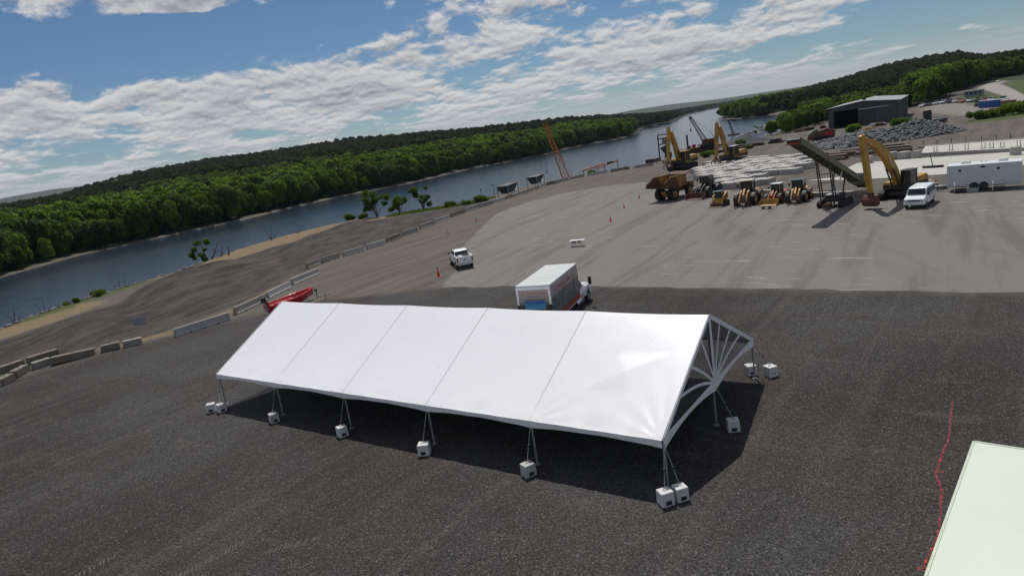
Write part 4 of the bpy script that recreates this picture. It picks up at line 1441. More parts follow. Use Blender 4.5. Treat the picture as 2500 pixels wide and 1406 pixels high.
# red boat on its trailer
rb = thing('open_boat', 'glossy red open boat with outboard motor, partly hidden by the tent', 'boat', (-22.7, 68.0, .55), RAD(53.7))
ns = 15
vs = []
for k in range(ns):
    t_ = k / (ns - 1)
    xk = -2.6 + t_ * 5.6
    w = 1.0 * (1 - max(0, (t_ - .45) / .55) ** 2.2) * (.92 + .08 * math.sin(t_ * 3))
    w = max(w, .04)
    sh = .78 + .34 * t_ ** 2
    kl = .02 + .5 * max(0, (t_ - .6) / .4) ** 2
    vs += [(xk, -w, sh), (xk, -w * .86, (sh + kl) * .5), (xk, -w * .45, kl + .08), (xk, 0, kl), (xk, w * .45, kl + .08), (xk, w * .86, (sh + kl) * .5), (xk, w, sh)]
fs = [(7 * k + j, 7 * k + 7 + j, 7 * k + 8 + j, 7 * k + 1 + j) for k in range(ns - 1) for j in range(6)] + [tuple(range(7))]
MB().add(vs, fs, True).build('hull', RED, rb)
iv = []
for k in range(ns):
    o_ = vs[7 * k]
    iv += [(o_[0] * .97, o_[1] * .86, o_[2] + .0), (o_[0] * .97, o_[1] * .6, .40), (o_[0] * .97, -o_[1] * .6, .40), (o_[0] * .97, -o_[1] * .86, o_[2])]
MB().add(iv, [(4 * k + j, 4 * k + 1 + j, 4 * k + 5 + j, 4 * k + 4 + j) for k in range(ns - 1) for j in range(3)], True).build('inner_liner', REDP, rb)
for sg in (0, 6):
    MB().tube([(vs[7 * k + sg][0], vs[7 * k + sg][1] * .94, vs[7 * k + sg][2] + .02) for k in range(ns)], .085, 7).build('gunwale', RED, rb)
for xx in (-1.2, .4):
    MB().box((xx, 0, .66), (.35, 1.7, .06)).build('seat', REDP, rb)
om = thing('outboard_motor', 'black and grey outboard motor on the red boat stern', 'motor', (0, 0, 0), 0)
om.location = rb.matrix_basis @ Vector((-2.75, 0, .25))
om.rotation_euler = rb.rotation_euler
MB().box((-.25, 0, 1.22), (.55, .38, .55), top=(.7, .8)).build('cowling', DARK, om, bevel=.08)
MB().box((-.15, 0, .55), (.16, .14, .95)).build('shaft_leg', pm('motor_grey', (.35, .36, .38), .4), om)
MB().box((-.22, 0, .12), (.5, .16, .14)).build('gearcase', pm('motor_grey', (.35, .36, .38), .4), om)
MB().box((.05, 0, .75), (.18, .30, .4)).build('clamp', RUST, om)
btl = thing('boat_trailer', 'galvanised boat trailer carrying the red boat', 'trailer', (-22.7, 68.0, 0), RAD(53.7))
MB().beam((-2.4, -.6, .42), (2.6, -.25, .42), .08, .1).beam((-2.4, .6, .42), (2.6, .25, .42), .08, .1).beam((2.2, 0, .45), (5.2, 0, .42), .09, .1).build('frame', STEEL, btl)
MB().beam((-1.2, -.95, .40), (-1.2, .95, .40), .1, .08).beam((1.2, -.5, .40), (1.2, .5, .40), .08, .08).build('axle', STEEL, btl)
for sy_ in (-1, 1):
    wheel(btl, -1.2, sy_ * 1.08, .32, .2)
MB().cyl((3.4, 0, .45), (3.4, 0, 1.3), .05, n=8).box((3.35, 0, 1.32), (.2, .3, .2)).build('winch_post', DARK, btl)
MB().cyl((4.6, .18, 0), (4.6, .18, .75), .04, n=8).build('jack', STEEL, btl)

# pale ribbed marks pressed into the gravel by tyres
def tyre_marks(a, c, w, n, lean):
    a, c = Vector(a), Vector(c)
    d = (c - a).normalized()
    s = d.orthogonal()
    m = MB()
    for k in range(n):
        p = a.lerp(c, (k + random.uniform(-.2, .2)) / n)
        ww = w * random.uniform(.6, 1.1)
        q = [p + s * ww / 2 + d * lean, p + s * ww / 2 + d * (lean + .05), p - s * ww / 2 + d * .05, p - s * ww / 2]
        m.add([(v.x, v.y, .005) for v in q], [(0, 1, 2, 3)])
    return struct(m.build('tyre_marks', pm('dusty_print', (0.115, 0.095, 0.075), .95, var=.4, scale=4, dirt=.6, dirtcol=(.05, .044, .04))))


tyre_marks((-14.2, 22.7), (-12.1, 24.5), .42, 18, .16)
tyre_marks((-11.0, 23.55), (-8.9, 23.95), .40, 14, .14)
tyre_marks((-18.8, 23.7), (-17.6, 25.0), .45, 10, .12)

# ------------------------------------------------------------------ heavy machines
def track(parent, cx, cy, L, h, w):
    n = 10
    prof = []
    for k in range(n + 1):
        a = -math.pi / 2 + math.pi * k / n
        prof.append((L / 2 - h / 2 + math.cos(a) * h / 2, h / 2 + math.sin(a) * h / 2))
    for k in range(n + 1):
        a = math.pi / 2 + math.pi * k / n
        prof.append((-L / 2 + h / 2 + math.cos(a) * h / 2, h / 2 + math.sin(a) * h / 2))
    m = MB().prism([(cx + a, b) for a, b in prof], cy - w / 2, cy + w / 2)
    k = int(L / .22)
    for q in range(k):
        for z in (.012, h - .012):
            m.box((cx - L / 2 + h / 2 + (q + .5) * (L - h) / k, cy, z), (.07, w + .02, .05))
    o = m.build('crawler_track', BLACK, parent)
    return o


def arm(pts, hs, w, nm, mat, parent):
    """box-section arm in the x-z plane: centre points and depths"""
    n = len(pts)
    upv, dnv = [], []
    for k in range(n):
        a, c = Vector(pts[max(0, k - 1)]), Vector(pts[min(n - 1, k + 1)])
        d = (c - a).normalized()
        nn = Vector((-d.y, d.x)) * hs[k] / 2
        p = Vector(pts[k])
        upv.append(p + nn)
        dnv.append(p - nn)
    vs, fs = [], []
    for k in range(n):
        for yy in (-w / 2, w / 2):
            vs += [(upv[k].x, yy, upv[k].y), (dnv[k].x, yy, dnv[k].y)]
    for k in range(n - 1):
        o = 4 * k
        fs += [(o, o + 1, o + 5, o + 4), (o + 2, o + 6, o + 7, o + 3), (o, o + 4, o + 6, o + 2), (o + 1, o + 3, o + 7, o + 5)]
    fs += [(0, 2, 3, 1), (4 * n - 4, 4 * n - 3, 4 * n - 1, 4 * n - 2)]
    return MB().add(vs, fs).build(nm, mat, parent, bevel=.03)


def ram(p0, p1, parent, y=0.0, r=.07):
    a, c = Vector((p0[0], y, p0[1])), Vector((p1[0], y, p1[1]))
    o = MB().cyl(a, a.lerp(c, .6), r, n=8).build('hydraulic_cylinder', YEL2 if False else DARK, parent)
    MB().cyl(a.lerp(c, .58), c, r * .55, n=8).build('rod', CHROME, o)


def cab_box(parent, x0, x1, y0, y1, z0, z1, frame, roofm=None):
    """operator cab: frame posts with glass between"""
    o = MB().box(((x0 + x1) / 2, (y0 + y1) / 2, z0 + .12), (x1 - x0, y1 - y0, .24)).build('cab', frame, parent)
    MB().box(((x0 + x1) / 2, (y0 + y1) / 2, (z0 + z1) / 2), (x1 - x0 - .08, y1 - y0 - .08, z1 - z0 - .1)).build('cab_glass', GLASS, o)
    for a in (x0 + .04, x1 - .04):
        for c in (y0 + .04, y1 - .04):
            MB().box((a, c, (z0 + z1) / 2), (.09, .09, z1 - z0)).build('cab_post', frame, o)
    MB().box(((x0 + x1) / 2, (y0 + y1) / 2, z1 + .03), (x1 - x0 + .12, y1 - y0 + .12, .09)).build('cab_roof', roofm or frame, o, bevel=.02)
    return o


def excavator(lab, x, y, rz, body, boom, stick, tool, grp, s=1.0, yel=YEL, roofm=None):
    t = thing('excavator', lab, 'excavator', (x, y, tz(x, y)), rz, grp)
    for sy_ in (-1, 1):
        track(t, 0, sy_ * 1.25 * s, 4.6 * s, .95 * s, .62 * s)
    MB().box((0, 0, .62 * s), (2.6 * s, 2.0 * s, .45 * s)).cyl((0, 0, .8 * s), (0, 0, 1.05 * s), .75 * s, n=16).build('undercarriage', DARK, t)
    MB().box((-.7 * s, 0, 1.30 * s), (4.2 * s, 2.7 * s, .50 * s)).build('house_deck', DARK, t, bevel=.04)
    MB().prism([(-2.9 * s, 1.15 * s), (-.35 * s, 1.15 * s), (-.35 * s, 2.05 * s), (-2.6 * s, 2.15 * s), (-3.0 * s, 1.8 * s)], -1.33 * s, 1.33 * s).build('engine_housing', yel, t, bevel=.06)
    MB().prism([(-3.15 * s, 1.05 * s), (-2.7 * s, 1.05 * s), (-2.7 * s, 2.0 * s), (-3.05 * s, 1.9 * s)], -1.30 * s, 1.30 * s).build('counterweight', yel, t, bevel=.06)
    MB().cyl((-1.7 * s, -.6 * s, 2.1 * s), (-1.7 * s, -.6 * s, 2.75 * s), .08 * s, n=8).build('exhaust', DARK, t)
    cab_box(t, -.30 * s, 1.30 * s, .42 * s, 1.36 * s, 1.2 * s, 2.95 * s, DARK if body == 'dark' else yel, roofm)
    MB().box((.55 * s, -.95 * s, 1.55 * s), (1.5 * s, .75 * s, .5 * s)).build('tool_locker', yel, t, bevel=.03)
    arm(boom[0], boom[1], .55 * s, 'boom', yel, t)
    arm(stick[0], stick[1], .42 * s, 'stick', yel, t)
    b0, b1 = boom[0][0], boom[0][len(boom[0]) // 2]
    for yy in (-.36 * s, .36 * s):
        ram((b0[0] + .45, b0[1] - .25), (b1[0], b1[1] - .1), t, yy, .09 * s)
    ram((boom[0][-2][0], boom[0][-2][1] + .45 * s), (stick[0][0][0] + .1, stick[0][0][1] + .35 * s), t, 0, .08 * s)
    ex, ez = stick[0][-1]
    if tool == 'bucket':
        MB().box((ex + .05, 0, ez - .15), (.5, .5, .6)).build('coupler', RUST, t)
        prof = [(-.35, 0), (.35, .0), (.62, -.45), (.55, -.95), (.15, -1.22), (-.45, -1.15), (-.62, -.75)]
        MB().prism([(ex + a, max(.03, ez - .22 + c)) for a, c in prof], -.75, .75).build('bucket', RUST, t, bevel=.03)
    else:
        MB().box((ex, 0, ez - .1), (.45, .45, .7)).build('rotator', RUST, t)
        for k in range(5):
            a = 2 * math.pi * k / 5 + .3
            pp = [(ex + math.cos(a) * .2, math.sin(a) * .2, ez - .4), (ex + math.cos(a) * 1.0, math.sin(a) * 1.0, ez - .8), (ex + math.cos(a) * 1.15, math.sin(a) * 1.15, max(.15, ez - 1.5)), (ex + math.cos(a) * .8, math.sin(a) * .8, max(.03, ez - 2.0))]
            MB().tube(pp, .17, 6, .07).build('grapple_tine', RUST, t)
    return t


EG = 'yellow excavators'
excavator('near yellow excavator with dark cab, raised boom and rusty bucket on the ground', 47.6, 79.1, RAD(-145), 'dark',
          ([(.9, 1.5), (2.0, 3.4), (4.2, 5.7), (6.6, 7.1), (8.6, 7.75)], [.7, 1.0, 1.15, .85, .6]),
          ([(9.3, 8.35), (8.9, 7.2), (8.3, 4.6), (7.65, 1.75)], [.5, .95, .8, .5]), 'bucket', EG, 1.12)
excavator('left one of two far yellow excavators with grapples, beside the steel tower', 45.0, 163.0, RAD(-135), 'yel',
          ([(.9, 1.9), (1.8, 4.0), (3.2, 7.2), (4.3, 9.4)], [.9, 1.2, 1.1, .7]),
          ([(4.9, 10.4), (4.9, 9.4), (5.7, 6.0), (6.5, 2.6)], [.5, .9, .9, .6]), 'grapple', EG, 1.45, YEL)
excavator('right one of two far yellow excavators, white cab roof and grapple', 54.5, 156.5, RAD(-141), 'yel',
          ([(.9, 1.9), (1.7, 3.8), (2.9, 6.8), (4.1, 9.0)], [.9, 1.2, 1.1, .7]),
          ([(4.7, 9.95), (4.7, 9.0), (5.4, 5.6), (6.1, 2.3)], [.5, .9, .9, .6]), 'grapple', EG, 1.40, YEL2, WHITE)


def loader(lab, x, y, rz, s, paint, tool, cabroof, cabframe, grp, toolmat):
    t = thing('wheel_loader', lab, 'loader', (x, y, tz(x, y)), rz, grp)
    MB().prism([(-2.6 * s, .75 * s), (-.5 * s, .65 * s), (-.5 * s, 1.55 * s), (-2.35 * s, 1.65 * s), (-2.65 * s, 1.4 * s)], -.85 * s, .85 * s).build('engine_hood', paint, t, bevel=.06)
    MB().box((-2.7 * s, 0, .85 * s), (.3 * s, 1.9 * s, .5 * s)).build('counterweight', DARK, t, bevel=.03)
    MB().box((.9 * s, 0, .85 * s), (1.6 * s, 1.0 * s, .7 * s)).build('front_frame', paint if tool != 'bucket_dark' else DARK, t, bevel=.04)
    cab_box(t, -.75 * s, .55 * s, -.72 * s, .72 * s, 1.3 * s, 2.85 * s, cabframe, cabroof)
    for sx_ in (-1, 1):
        for sy_ in (-1, 1):
            wheel(t, (1.25 if sx_ > 0 else -1.35) * s, sy_ * 1.02 * s, .72 * s, .50 * s, paint)
            MB().prism([((1.25 if sx_ > 0 else -1.35) * s + .8 * s * math.cos(a), .72 * s + .8 * s * math.sin(a)) for a in (.5, 1.0, 1.57, 2.1, 2.6)] + [((1.25 if sx_ > 0 else -1.35) * s + .74 * s * math.cos(a), .72 * s + .74 * s * math.sin(a)) for a in (2.6, 2.1, 1.57, 1.0, .5)], sy_ * .82 * s, sy_ * 1.28 * s).build('mudguard', DARK, t)
    for sy_ in (-1, 1):
        MB().beam((.75 * s, sy_ * .42 * s, 1.75 * s), (1.7 * s, sy_ * .42 * s, 1.45 * s), .16 * s, .34 * s).beam((1.7 * s, sy_ * .42 * s, 1.45 * s), (2.75 * s, sy_ * .42 * s, .40 * s), .16 * s, .30 * s).build('lift_arm', paint if tool != 'bucket_dark' else DARK, t)
        ram((.7 * s, .9 * s), (1.9 * s, 1.2 * s), t, sy_ * .42 * s, .06 * s)
    MB().beam((1.2 * s, 0, 1.9 * s), (2.1 * s, 0, 1.25 * s), .18 * s, .3 * s).build('tilt_link', paint if tool != 'bucket_dark' else DARK, t)
    if tool.startswith('bucket'):
        prof = [(2.6 * s, .95 * s), (2.55 * s, .25 * s), (2.8 * s, .03), (3.75 * s, .03), (3.75 * s, .07), (2.95 * s, .22 * s), (2.78 * s, .45 * s), (2.80 * s, .95 * s)]
        bo = MB().prism(prof, -1.32 * s, 1.32 * s).build('bucket', toolmat, t)
        for sy_ in (-1, 1):
            MB().prism([(2.62 * s, .93 * s), (2.6 * s, .1), (3.7 * s, .04), (3.3 * s, .5 * s), (2.85 * s, .93 * s)], sy_ * 1.29 * s, sy_ * 1.33 * s).build('bucket_cheek', toolmat, bo)
        MB().box((3.72 * s, 0, .05), (.10, 2.66 * s, .04)).build('cutting_edge', STEEL, bo)
    else:
        MB().box((2.75 * s, 0, .55 * s), (.12, 2.0 * s, .12)).box((2.75 * s, 0, 1.05 * s), (.12, 2.0 * s, .10)).box((2.75 * s, -.95 * s, .6 * s), (.12, .1, 1.0 * s)).box((2.75 * s, .95 * s, .6 * s), (.12, .1, 1.0 * s)).box((2.75 * s, 0, .14), (.12, 2.0 * s, .12)).build('fork_carriage', DARK, t)
        for sy_ in (-.45, .45):
            MB().box((2.85 * s, sy_ * s, .5 * s), (.08, .14, .95 * s)).box((3.5 * s, sy_ * s, .07), (1.35 * s, .14, .06)).build('fork', DARK, t)
    MB().cyl((-1.5 * s, .3 * s, 1.6 * s), (-1.5 * s, .3 * s, 2.2 * s), .06 * s, n=8).build('exhaust', DARK, t)
    for sy_ in (-1, 1):
        MB().box((.62 * s, sy_ * 1.0 * s, 2.35 * s), (.06, .22 * s, .34 * s)).build('mirror', DARK, t)
    return t


LG = 'wheel loaders in the machine row'
loader('black wheel loader with wide bucket parked beside the dump truck', 33.1, 107.3, RAD(-138), 1.12, DARK, 'bucket_dark', DARK, DARK, LG, RUST)
loader('yellow and black wheel loader with forks and beige cab roof', 34.3, 92.8, RAD(-127), 1.12, YEL2, 'forks', pm('beige_paint', (.50, .45, .38), .6), DARK, LG, DARK)
loader('loader with white cab roof and broad yellow bucket', 37.15, 90.0, RAD(-136), .88, pm('machine_red', (.40, .09, .03), .5, dirt=.3), 'bucket', WHITE, pm('cab_grey', (.30, .31, .31), .5), LG, YEL)
loader('smallest loader at the right end of the machine row', 39.35, 88.35, RAD(-128), .98, YEL, 'forks', pm('cab_teal', (.07, .12, .13), .4), DARK, LG, DARK)

# skid steer
t = thing('skid_steer', 'compact yellow track loader with lowered bucket in front of the black loader', 'loader', (31.0, 94.9, .008), RAD(-128))
for sy_ in (-1, 1):
    track(t, -.1, sy_ * .78, 2.2, .72, .40)
MB().box((-.25, 0, .75), (1.9, 1.2, .75)).build('body', YEL, t, bevel=.05)
MB().prism([(-1.25, .8), (-.45, .8), (-.45, 1.65), (-1.15, 1.55)], -.60, .60).build('engine_cover', YEL, t, bevel=.04)
cab_box(t, -.45, .65, -.46, .46, .95, 2.05, DARK, pm('cab_teal', (.07, .12, .13), .4))
for sy_ in (-1, 1):
    MB().beam((-1.15, sy_ * .72, 1.75), (.6, sy_ * .72, 1.35), .16, .24).beam((.6, sy_ * .72, 1.35), (1.35, sy_ * .72, .45), .16, .24).beam((-1.15, sy_ * .72, 1.75), (-1.1, sy_ * .72, .9), .14, .22).build('lift_arm', YEL, t)
MB().prism([(1.25, .55), (1.2, .1), (1.35, .02), (2.1, .02), (2.1, .06), (1.5, .15), (1.42, .55)], -.95, .95).build('bucket', RUST, t)
MB().box((2.08, 0, .045), (.08, 1.9, .03)).build('cutting_edge', STEEL, t)
MB().box((.75, 0, .62), (.5, 1.1, .28)).build('front_step', YEL, t, bevel=.03)

# low cart in front of the loaders
t = thing('flat_cart', 'small low flat cart standing before the loaders', 'cart', (33.95, 85.9, .008), RAD(-40))
MB().box((0, 0, .40), (1.25, .62, .06)).build('deck', pm('pale_board', (.42, .36, .29), .8), t)
for a in (-.42, .42):
    wheel(t, a, -.22, .13, .08)
    wheel(t, a, .22, .13, .08)
MB().box((0, 0, .30), (1.0, .45, .10)).build('frame', DARK, t)

# rigid dump truck, tail towards the camera
t = thing('dump_truck', 'large yellow mining dump truck with rusty empty body', 'dump truck', (27.3, 109.9, .008), RAD(36))
bedx = [(-2.9, 2.35), (.3, 1.75), (2.9, 2.05), (3.1, 3.7), (4.9, 3.95), (4.9, 4.05), (2.9, 3.85), (2.75, 3.3), (2.4, 2.25), (.3, 1.95), (-2.9, 2.5)]
MB().prism(bedx, -1.75, 1.75).build('bed_floor', RUST, t)
for sy_ in (-1, 1):
    MB().prism([(-2.8, 2.4), (.3, 1.8), (1.0, 1.9), (.4, 3.75), (-.6, 3.75), (-2.5, 3.05)], sy_ * 1.72, sy_ * 1.88).build('bed_side', RUST, t)['label'] = 'rusty rear part of the body side'
    MB().prism([(1.0, 1.9), (2.8, 2.1), (3.0, 3.75), (.4, 3.75)], sy_ * 1.72, sy_ * 1.88).build('bed_side', YEL2, t)
    for k in range(3):
        MB().box((1.1 + k * .8, sy_ * 1.92, 2.85), (.12, .10, 1.7)).build('bed_rib', YEL2, t)
    MB().box((.9, sy_ * 1.86, 3.80), (4.2, .2, .14)).build('bed_rail', YEL2, t)
    for dy in (0, .52):
        wheel(t, 0, sy_ * (1.52 - dy), .95, .48, YEL2)
    wheel(t, 3.9, sy_ * 1.55, .95, .52, YEL2)
    MB().box((5.15, sy_ * 1.2, 1.3), (.9, .7, .10)).build('deck_step', YEL2, t)
MB().cyl((0, -1.3, .95), (0, 1.3, .95), .36, n=12).box((0, 0, .95), (.7, .8, .8)).build('rear_axle', YEL2, t)
MB().box((2.2, 0, 1.25), (6.0, .9, .5)).build('chassis', YEL2, t)
MB().box((4.9, 0, 1.75), (1.3, 2.6, 1.1)).build('engine_hood', YEL2, t, bevel=.05)
MB().box((4.2, 0, 2.30), (2.2, 3.5, .10)).build('deck', DARK, t)
cab_box(t, 3.5, 4.7, .35, 1.6, 2.32, 3.6, pm('cab_white', (.5, .5, .5), .5))
m = MB()
for (a, c) in ((3.2, -1.7), (4.2, -1.7), (5.2, -1.7), (5.2, 0), (5.2, 1.7)):
    m.tube([(a, c, 2.3), (a, c, 3.2)], .025, 5)
m.tube([(3.2, -1.7, 3.2), (5.2, -1.7, 3.2), (5.2, 1.7, 3.2)], .025, 5)
m.build('guard_rail', WHITE2, t)
MB().box((-.62, 0, 1.35), (.12, 1.6, .5)).build('rear_bumper', DARK, t)

# tracked conveyor
HC, TC_ = Vector((32.6, 73.65, 8.75)), Vector((46.9, 86.4, 1.0))
mid = (HC + TC_) / 2
d = Vector((TC_.x - HC.x, TC_.y - HC.y))
cvy = thing('stacking_conveyor', 'tall olive tracked conveyor rising to a red tipped head', 'conveyor', (mid.x, mid.y, .008), math.atan2(d.y, d.x))
hl = d.length / 2
p0, p1 = Vector((-hl, 0, HC.z)), Vector((hl, 0, TC_.z))
ax = (p1 - p0).normalized()
nv = Vector((0, 1, 0)).cross(ax)
nv = -nv if nv.z < 0 else nv
MB().beam(p0 + nv * -.02, p1 + nv * -.02, 1.25, .05).build('belt_underside', BELT, cvy)
MB().beam(p0 + nv * .28, p1 + nv * .28, 1.15, .05).build('belt', BELT, cvy)
for sy_ in (-1, 1):
    MB().beam(p0 + Vector((0, sy_ * .68, 0)) + nv * .16, p1 + Vector((0, sy_ * .68, 0)) + nv * .16, .08, .62).build('side_frame', OLIVE, cvy)
Lc_ = (p1 - p0).length
for k in range(11):
    q = p0 + ax * (.9 + k * (Lc_ - 1.6) / 10)
    MB().box((q - nv * .07), (.09, 1.36, .06), 0, -math.atan2(ax.z, ax.x)).build('cross_member', OLIVE, cvy)
MB().cyl(p0 + Vector((0, -.72, .12)), p0 + Vector((0, .72, .12)), .28, n=16).build('head_drum', DARK, cvy)
MB().box(p0 + Vector((-.12, 0, .0)), (.14, 1.42, .42), 0, .35).build('head_guard', REDP, cvy)
MB().box(p0 + ax * 1.1 + Vector((0, .85, .35)), (.7, .35, .4)).build('head_motor', OLIVE, cvy)
MB().cyl(p1 + Vector((0, -.7, 0)), p1 + Vector((0, .7, 0)), .25, n=16).build('tail_drum', DARK, cvy)
MB().prism([(hl - 2.6, 1.9), (hl - .1, 1.0), (hl + .1, 1.9), (hl - 2.2, 2.9)], -.95, .95).build('feed_hopper', OLIVE, cvy)
for sy_ in (-1, 1):
    track(cvy, .5, sy_ * 1.25, 3.6, .85, .45)
    top = p0 + ax * (Lc_ * .36)
    MB().beam((-1.6, sy_ * .75, .55), (top.x, sy_ * .72, top.z - .1), .12, .14).beam((-.9, sy_ * .75, .75), (top.x + .5, sy_ * .72, top.z - .4), .10, .12).build('support_leg', DARK, cvy)
    top2 = p0 + ax * (Lc_ * .62)
    MB().beam((1.2, sy_ * .6, .9), (top2.x, sy_ * .66, top2.z - .1), .14, .16).build('rear_support', DARK, cvy)
    MB().cyl((.2, sy_ * .45, 1.2), (top2.x - .6, sy_ * .45, top2.z + .1), .09, n=8).build('lift_cylinder', CHROME, cvy)
m = MB()
for k in range(5):
    a = Vector((-1.6, 0, .55)).lerp(Vector((top.x, 0, top.z - .1)), (k + .6) / 5.2)
    m.beam((a.x, -.75, a.z), (a.x, .75, a.z), .07, .07)
m.build('leg_brace', DARK, cvy)
MB().box((.6, 0, 1.05), (2.6, 1.5, .8)).build('power_pack', DARK, cvy, bevel=.04)
MB().box((-.6, .2, 1.55), (.8, .5, .12)).box((-.3, -.3, 2.4), (.6, .35, .12)).build('panel_lid', WHITE2, cvy)
MB().cyl((-2.6, 0, .45), (-1.2, 0, .45), .32, n=12).build('spare_roller', RUST, cvy)


# ------------------------------------------------------------------ concrete yard: pads, slabs, posts
def sheet(poly, z, h, nm, mat):
    return struct(MB().prism(poly, z - h, z, 'z').build(nm, mat))


PADC, nt, b = new_mat('pale_slab_concrete')
pos = nt.node('ShaderNodeNewGeometry').outputs['Position']
n1 = nt.noise(pos, .18, 5.0, .6)
n2 = nt.noise(nt.vm('MULTIPLY', nt.node('ShaderNodeVectorRotate', {'Vector': pos, 'Angle': RAD(48)}, rotation_type='Z_AXIS').outputs[0], (.15, 1.2, 1)), 1.0, 6.0, .7)
col = nt.mix(n1, (0.40, 0.39, 0.345), (0.54, 0.53, 0.47))
col = nt.mix(nt.smooth(n2, .60, .72, 0, .6), col, (0.25, 0.235, 0.205))
nt.put(b.inputs['Base Color'], nt.mix(1.0, col, (ALBEDO, ALBEDO, ALBEDO), 'MULTIPLY'))
b.inputs['Roughness'].default_value = .9
sheet([(48.9, 106.8), (55.0, 104.5), (56.2, 110.8), (63.9, 119.6), (70.9, 112.9), (79.4, 102.7), (96, 82), (84, 74), (69.6, 88.5), (60.9, 91.1), (53.1, 98.7)][::-1], .09, .2, 'concrete_slab', PADC)
sheet([(73.1, 115.9), (80.0, 125.6), (96.5, 104), (89, 95), (80.3, 102.6)][::-1], .55, .65, 'raised_concrete_slab', PADC)

CONC_YARD = pm('concrete_yard', (0.40, 0.38, 0.36), 0.88, var=.2, scale=.8, bump=.3, dirt=.35, dirtcol=(0.2, 0.18, 0.16))
AX_A, AX_B = Vector((.655, -.756)), Vector((.756, .655))
Org = Vector((38.6, 112.9))
REG = [(36.9, 113.8), (39.4, 110.4), (44.6, 109.6), (49, 117.5), (52.5, 119.0), (62, 129.5), (66.6, 140), (62.8, 150), (57, 163), (50.5, 162.5), (46.5, 155), (41, 142), (41.0, 127)]
cnt = 0
for r_i in range(18):
    row = []
    off = [0, .9, -.6, .4, 1.3][r_i % 5]
    for c_i in range(-9, 16):
        P_ = Org + AX_B * (r_i * 3.05) + AX_A * (c_i * 3.45 + off)
        if poly_mask(REG, np.array([P_.x]), np.array([P_.y]), .1)[0] > .5 and random.random() > .06:
            row.append(P_)
    for c_i, P_ in enumerate(row):
        lw, hh = random.choice([(3.0, 1.05), (3.2, 1.1), (2.9, 1.0), (3.3, .95)])
        t = thing('concrete_slab_block', 'pale cast yard block, %s row from the loaders, %s from left' % (ORD[r_i], ORD[c_i]), 'concrete block',
                  (P_.x, P_.y, tz(P_.x, P_.y) - .01), math.atan2(AX_A.y, AX_A.x) + random.uniform(-.05, .05), 'cast blocks in the block yard')
        MB().box((0, 0, hh / 2), (lw, 2.7, hh), top=(.985, .985)).build('block', (CONC_PALE, CONC_YARD)[(r_i + c_i) % 2], t, bevel=.04)
        for a in (-.9, .9):
            MB().tube([(a - .1, 0, hh), (a - .08, 0, hh + .12), (a + .08, 0, hh + .12), (a + .1, 0, hh)], .025, 5).build('lifting_loop', RUST, t)
        cnt += 1

for k, (a, c, lab) in enumerate((((41.3, 90.2), (46.2, 84.4), 'low pale concrete wall behind the small loader and conveyor'), ((38.2, 101.2), (41.0, 97.0), 'short low wall section behind the forked loader'))):
    a, c = Vector(a), Vector(c)
    d = c - a
    t = thing('low_wall', lab, 'wall', ((a.x + c.x) / 2, (a.y + c.y) / 2, 0), math.atan2(d.y, d.x))
    MB().box((0, 0, .28), (d.length, .55, .56)).build('wall', CONC, t, bevel=.03)
    MB().box((0, 0, .58), (d.length + .04, .62, .05)).build('coping', CONC_PALE, t)
STB = [((69.44, 118.2), .85, 'leftmost of three round concrete stubs at the slab edge'), ((70.2, 115.8), .95, 'middle of three concrete stubs at the slab edge'), ((71.4, 114.2), .62, 'rightmost of three concrete stubs, beside the posts'),
       ((64.7, 117.2), .7, 'concrete stub behind the near excavator stick'), ((76.9, 99.5), .75, 'concrete stub at the right behind the restroom trailer')]
for (x, y), w, lab in STB:
    t = thing('concrete_stub', lab, 'concrete block', (x, y, .08), .4, 'concrete stubs on the slab')
    MB().cyl((0, 0, 0), (0, 0, 1.15), w, w * .98, 16).build('stub', CONC_PALE, t)
    MB().cyl((0, 0, 1.15), (0, 0, 1.2), w * .8, w * .8, 16).build('cap', CONC_PALE, t)
PAIRS = [(74.9, 114.8), (76.5, 113.2), (77.7, 111.1), (78.9, 108.9), (79.5, 107.9), (80.2, 106.5), (81.6, 104.9)]
for k, (x, y) in enumerate(PAIRS):
    t = thing('anchor_frame', 'pair of dark steel posts on the raised slab, %s from the left' % ORD[k], 'post', (x, y, .55), RAD(-50), 'steel post pairs on the slab')
    for a in (-.22, .22):
        MB().cyl((a, 0, 0), (a, 0, .95), .05, n=8).build('post', DARK, t)
    MB().box((0, 0, .03), (.8, .3, .05)).build('base_plate', RUST, t)
for k, (x, y) in enumerate([(79.2, 131.6), (80.3, 130.9), (82.07, 129.41), (83.73, 127.82), (85.35, 126.16), (86.93, 124.54), (88.49, 122.66), (89.53, 120.41), (90.54, 118.32)]):
    t = thing('fence_post', 'thin dark post of the fence line past the slabs, %s from the left' % ORD[k], 'post', (x, y, 0), 0, 'posts in the fence line')
    MB().cyl((0, 0, 0), (0, 0, 1.25), .055, n=8).build('post', DARK, t)
    MB().cyl((0, 0, 0), (0, 0, .10), .16, n=10).build('footing', CONC, t)
a, c = Vector((81, 129.2)), Vector((98, 107))
t = thing('kerb_wall', 'long low concrete kerb along the fence posts', 'wall', ((a.x + c.x) / 2, (a.y + c.y) / 2, 0), math.atan2(c.y - a.y, c.x - a.x))
for k in range(7):
    MB().box((-12 + k * 4.0, 0, .2), (3.96, .5, .4)).build('kerb_unit', CONC_PALE, t, bevel=.02)
t = thing('plow_blade', 'blade like steel scraper with upright handle on the pale slab', 'scraper', (64.3, 99.2, .09), RAD(-50))
MB().prism([(-1.4, 0), (-.6, -.25), (.6, -.25), (1.4, 0), (1.4, .1), (.6, -.1), (-.6, -.1), (-1.4, .1)], 0, .35, 'z').build('blade', DARK, t)
MB().cyl((0, 0, .2), (-.35, .1, 1.9), .06, n=8).build('handle', DARK, t)

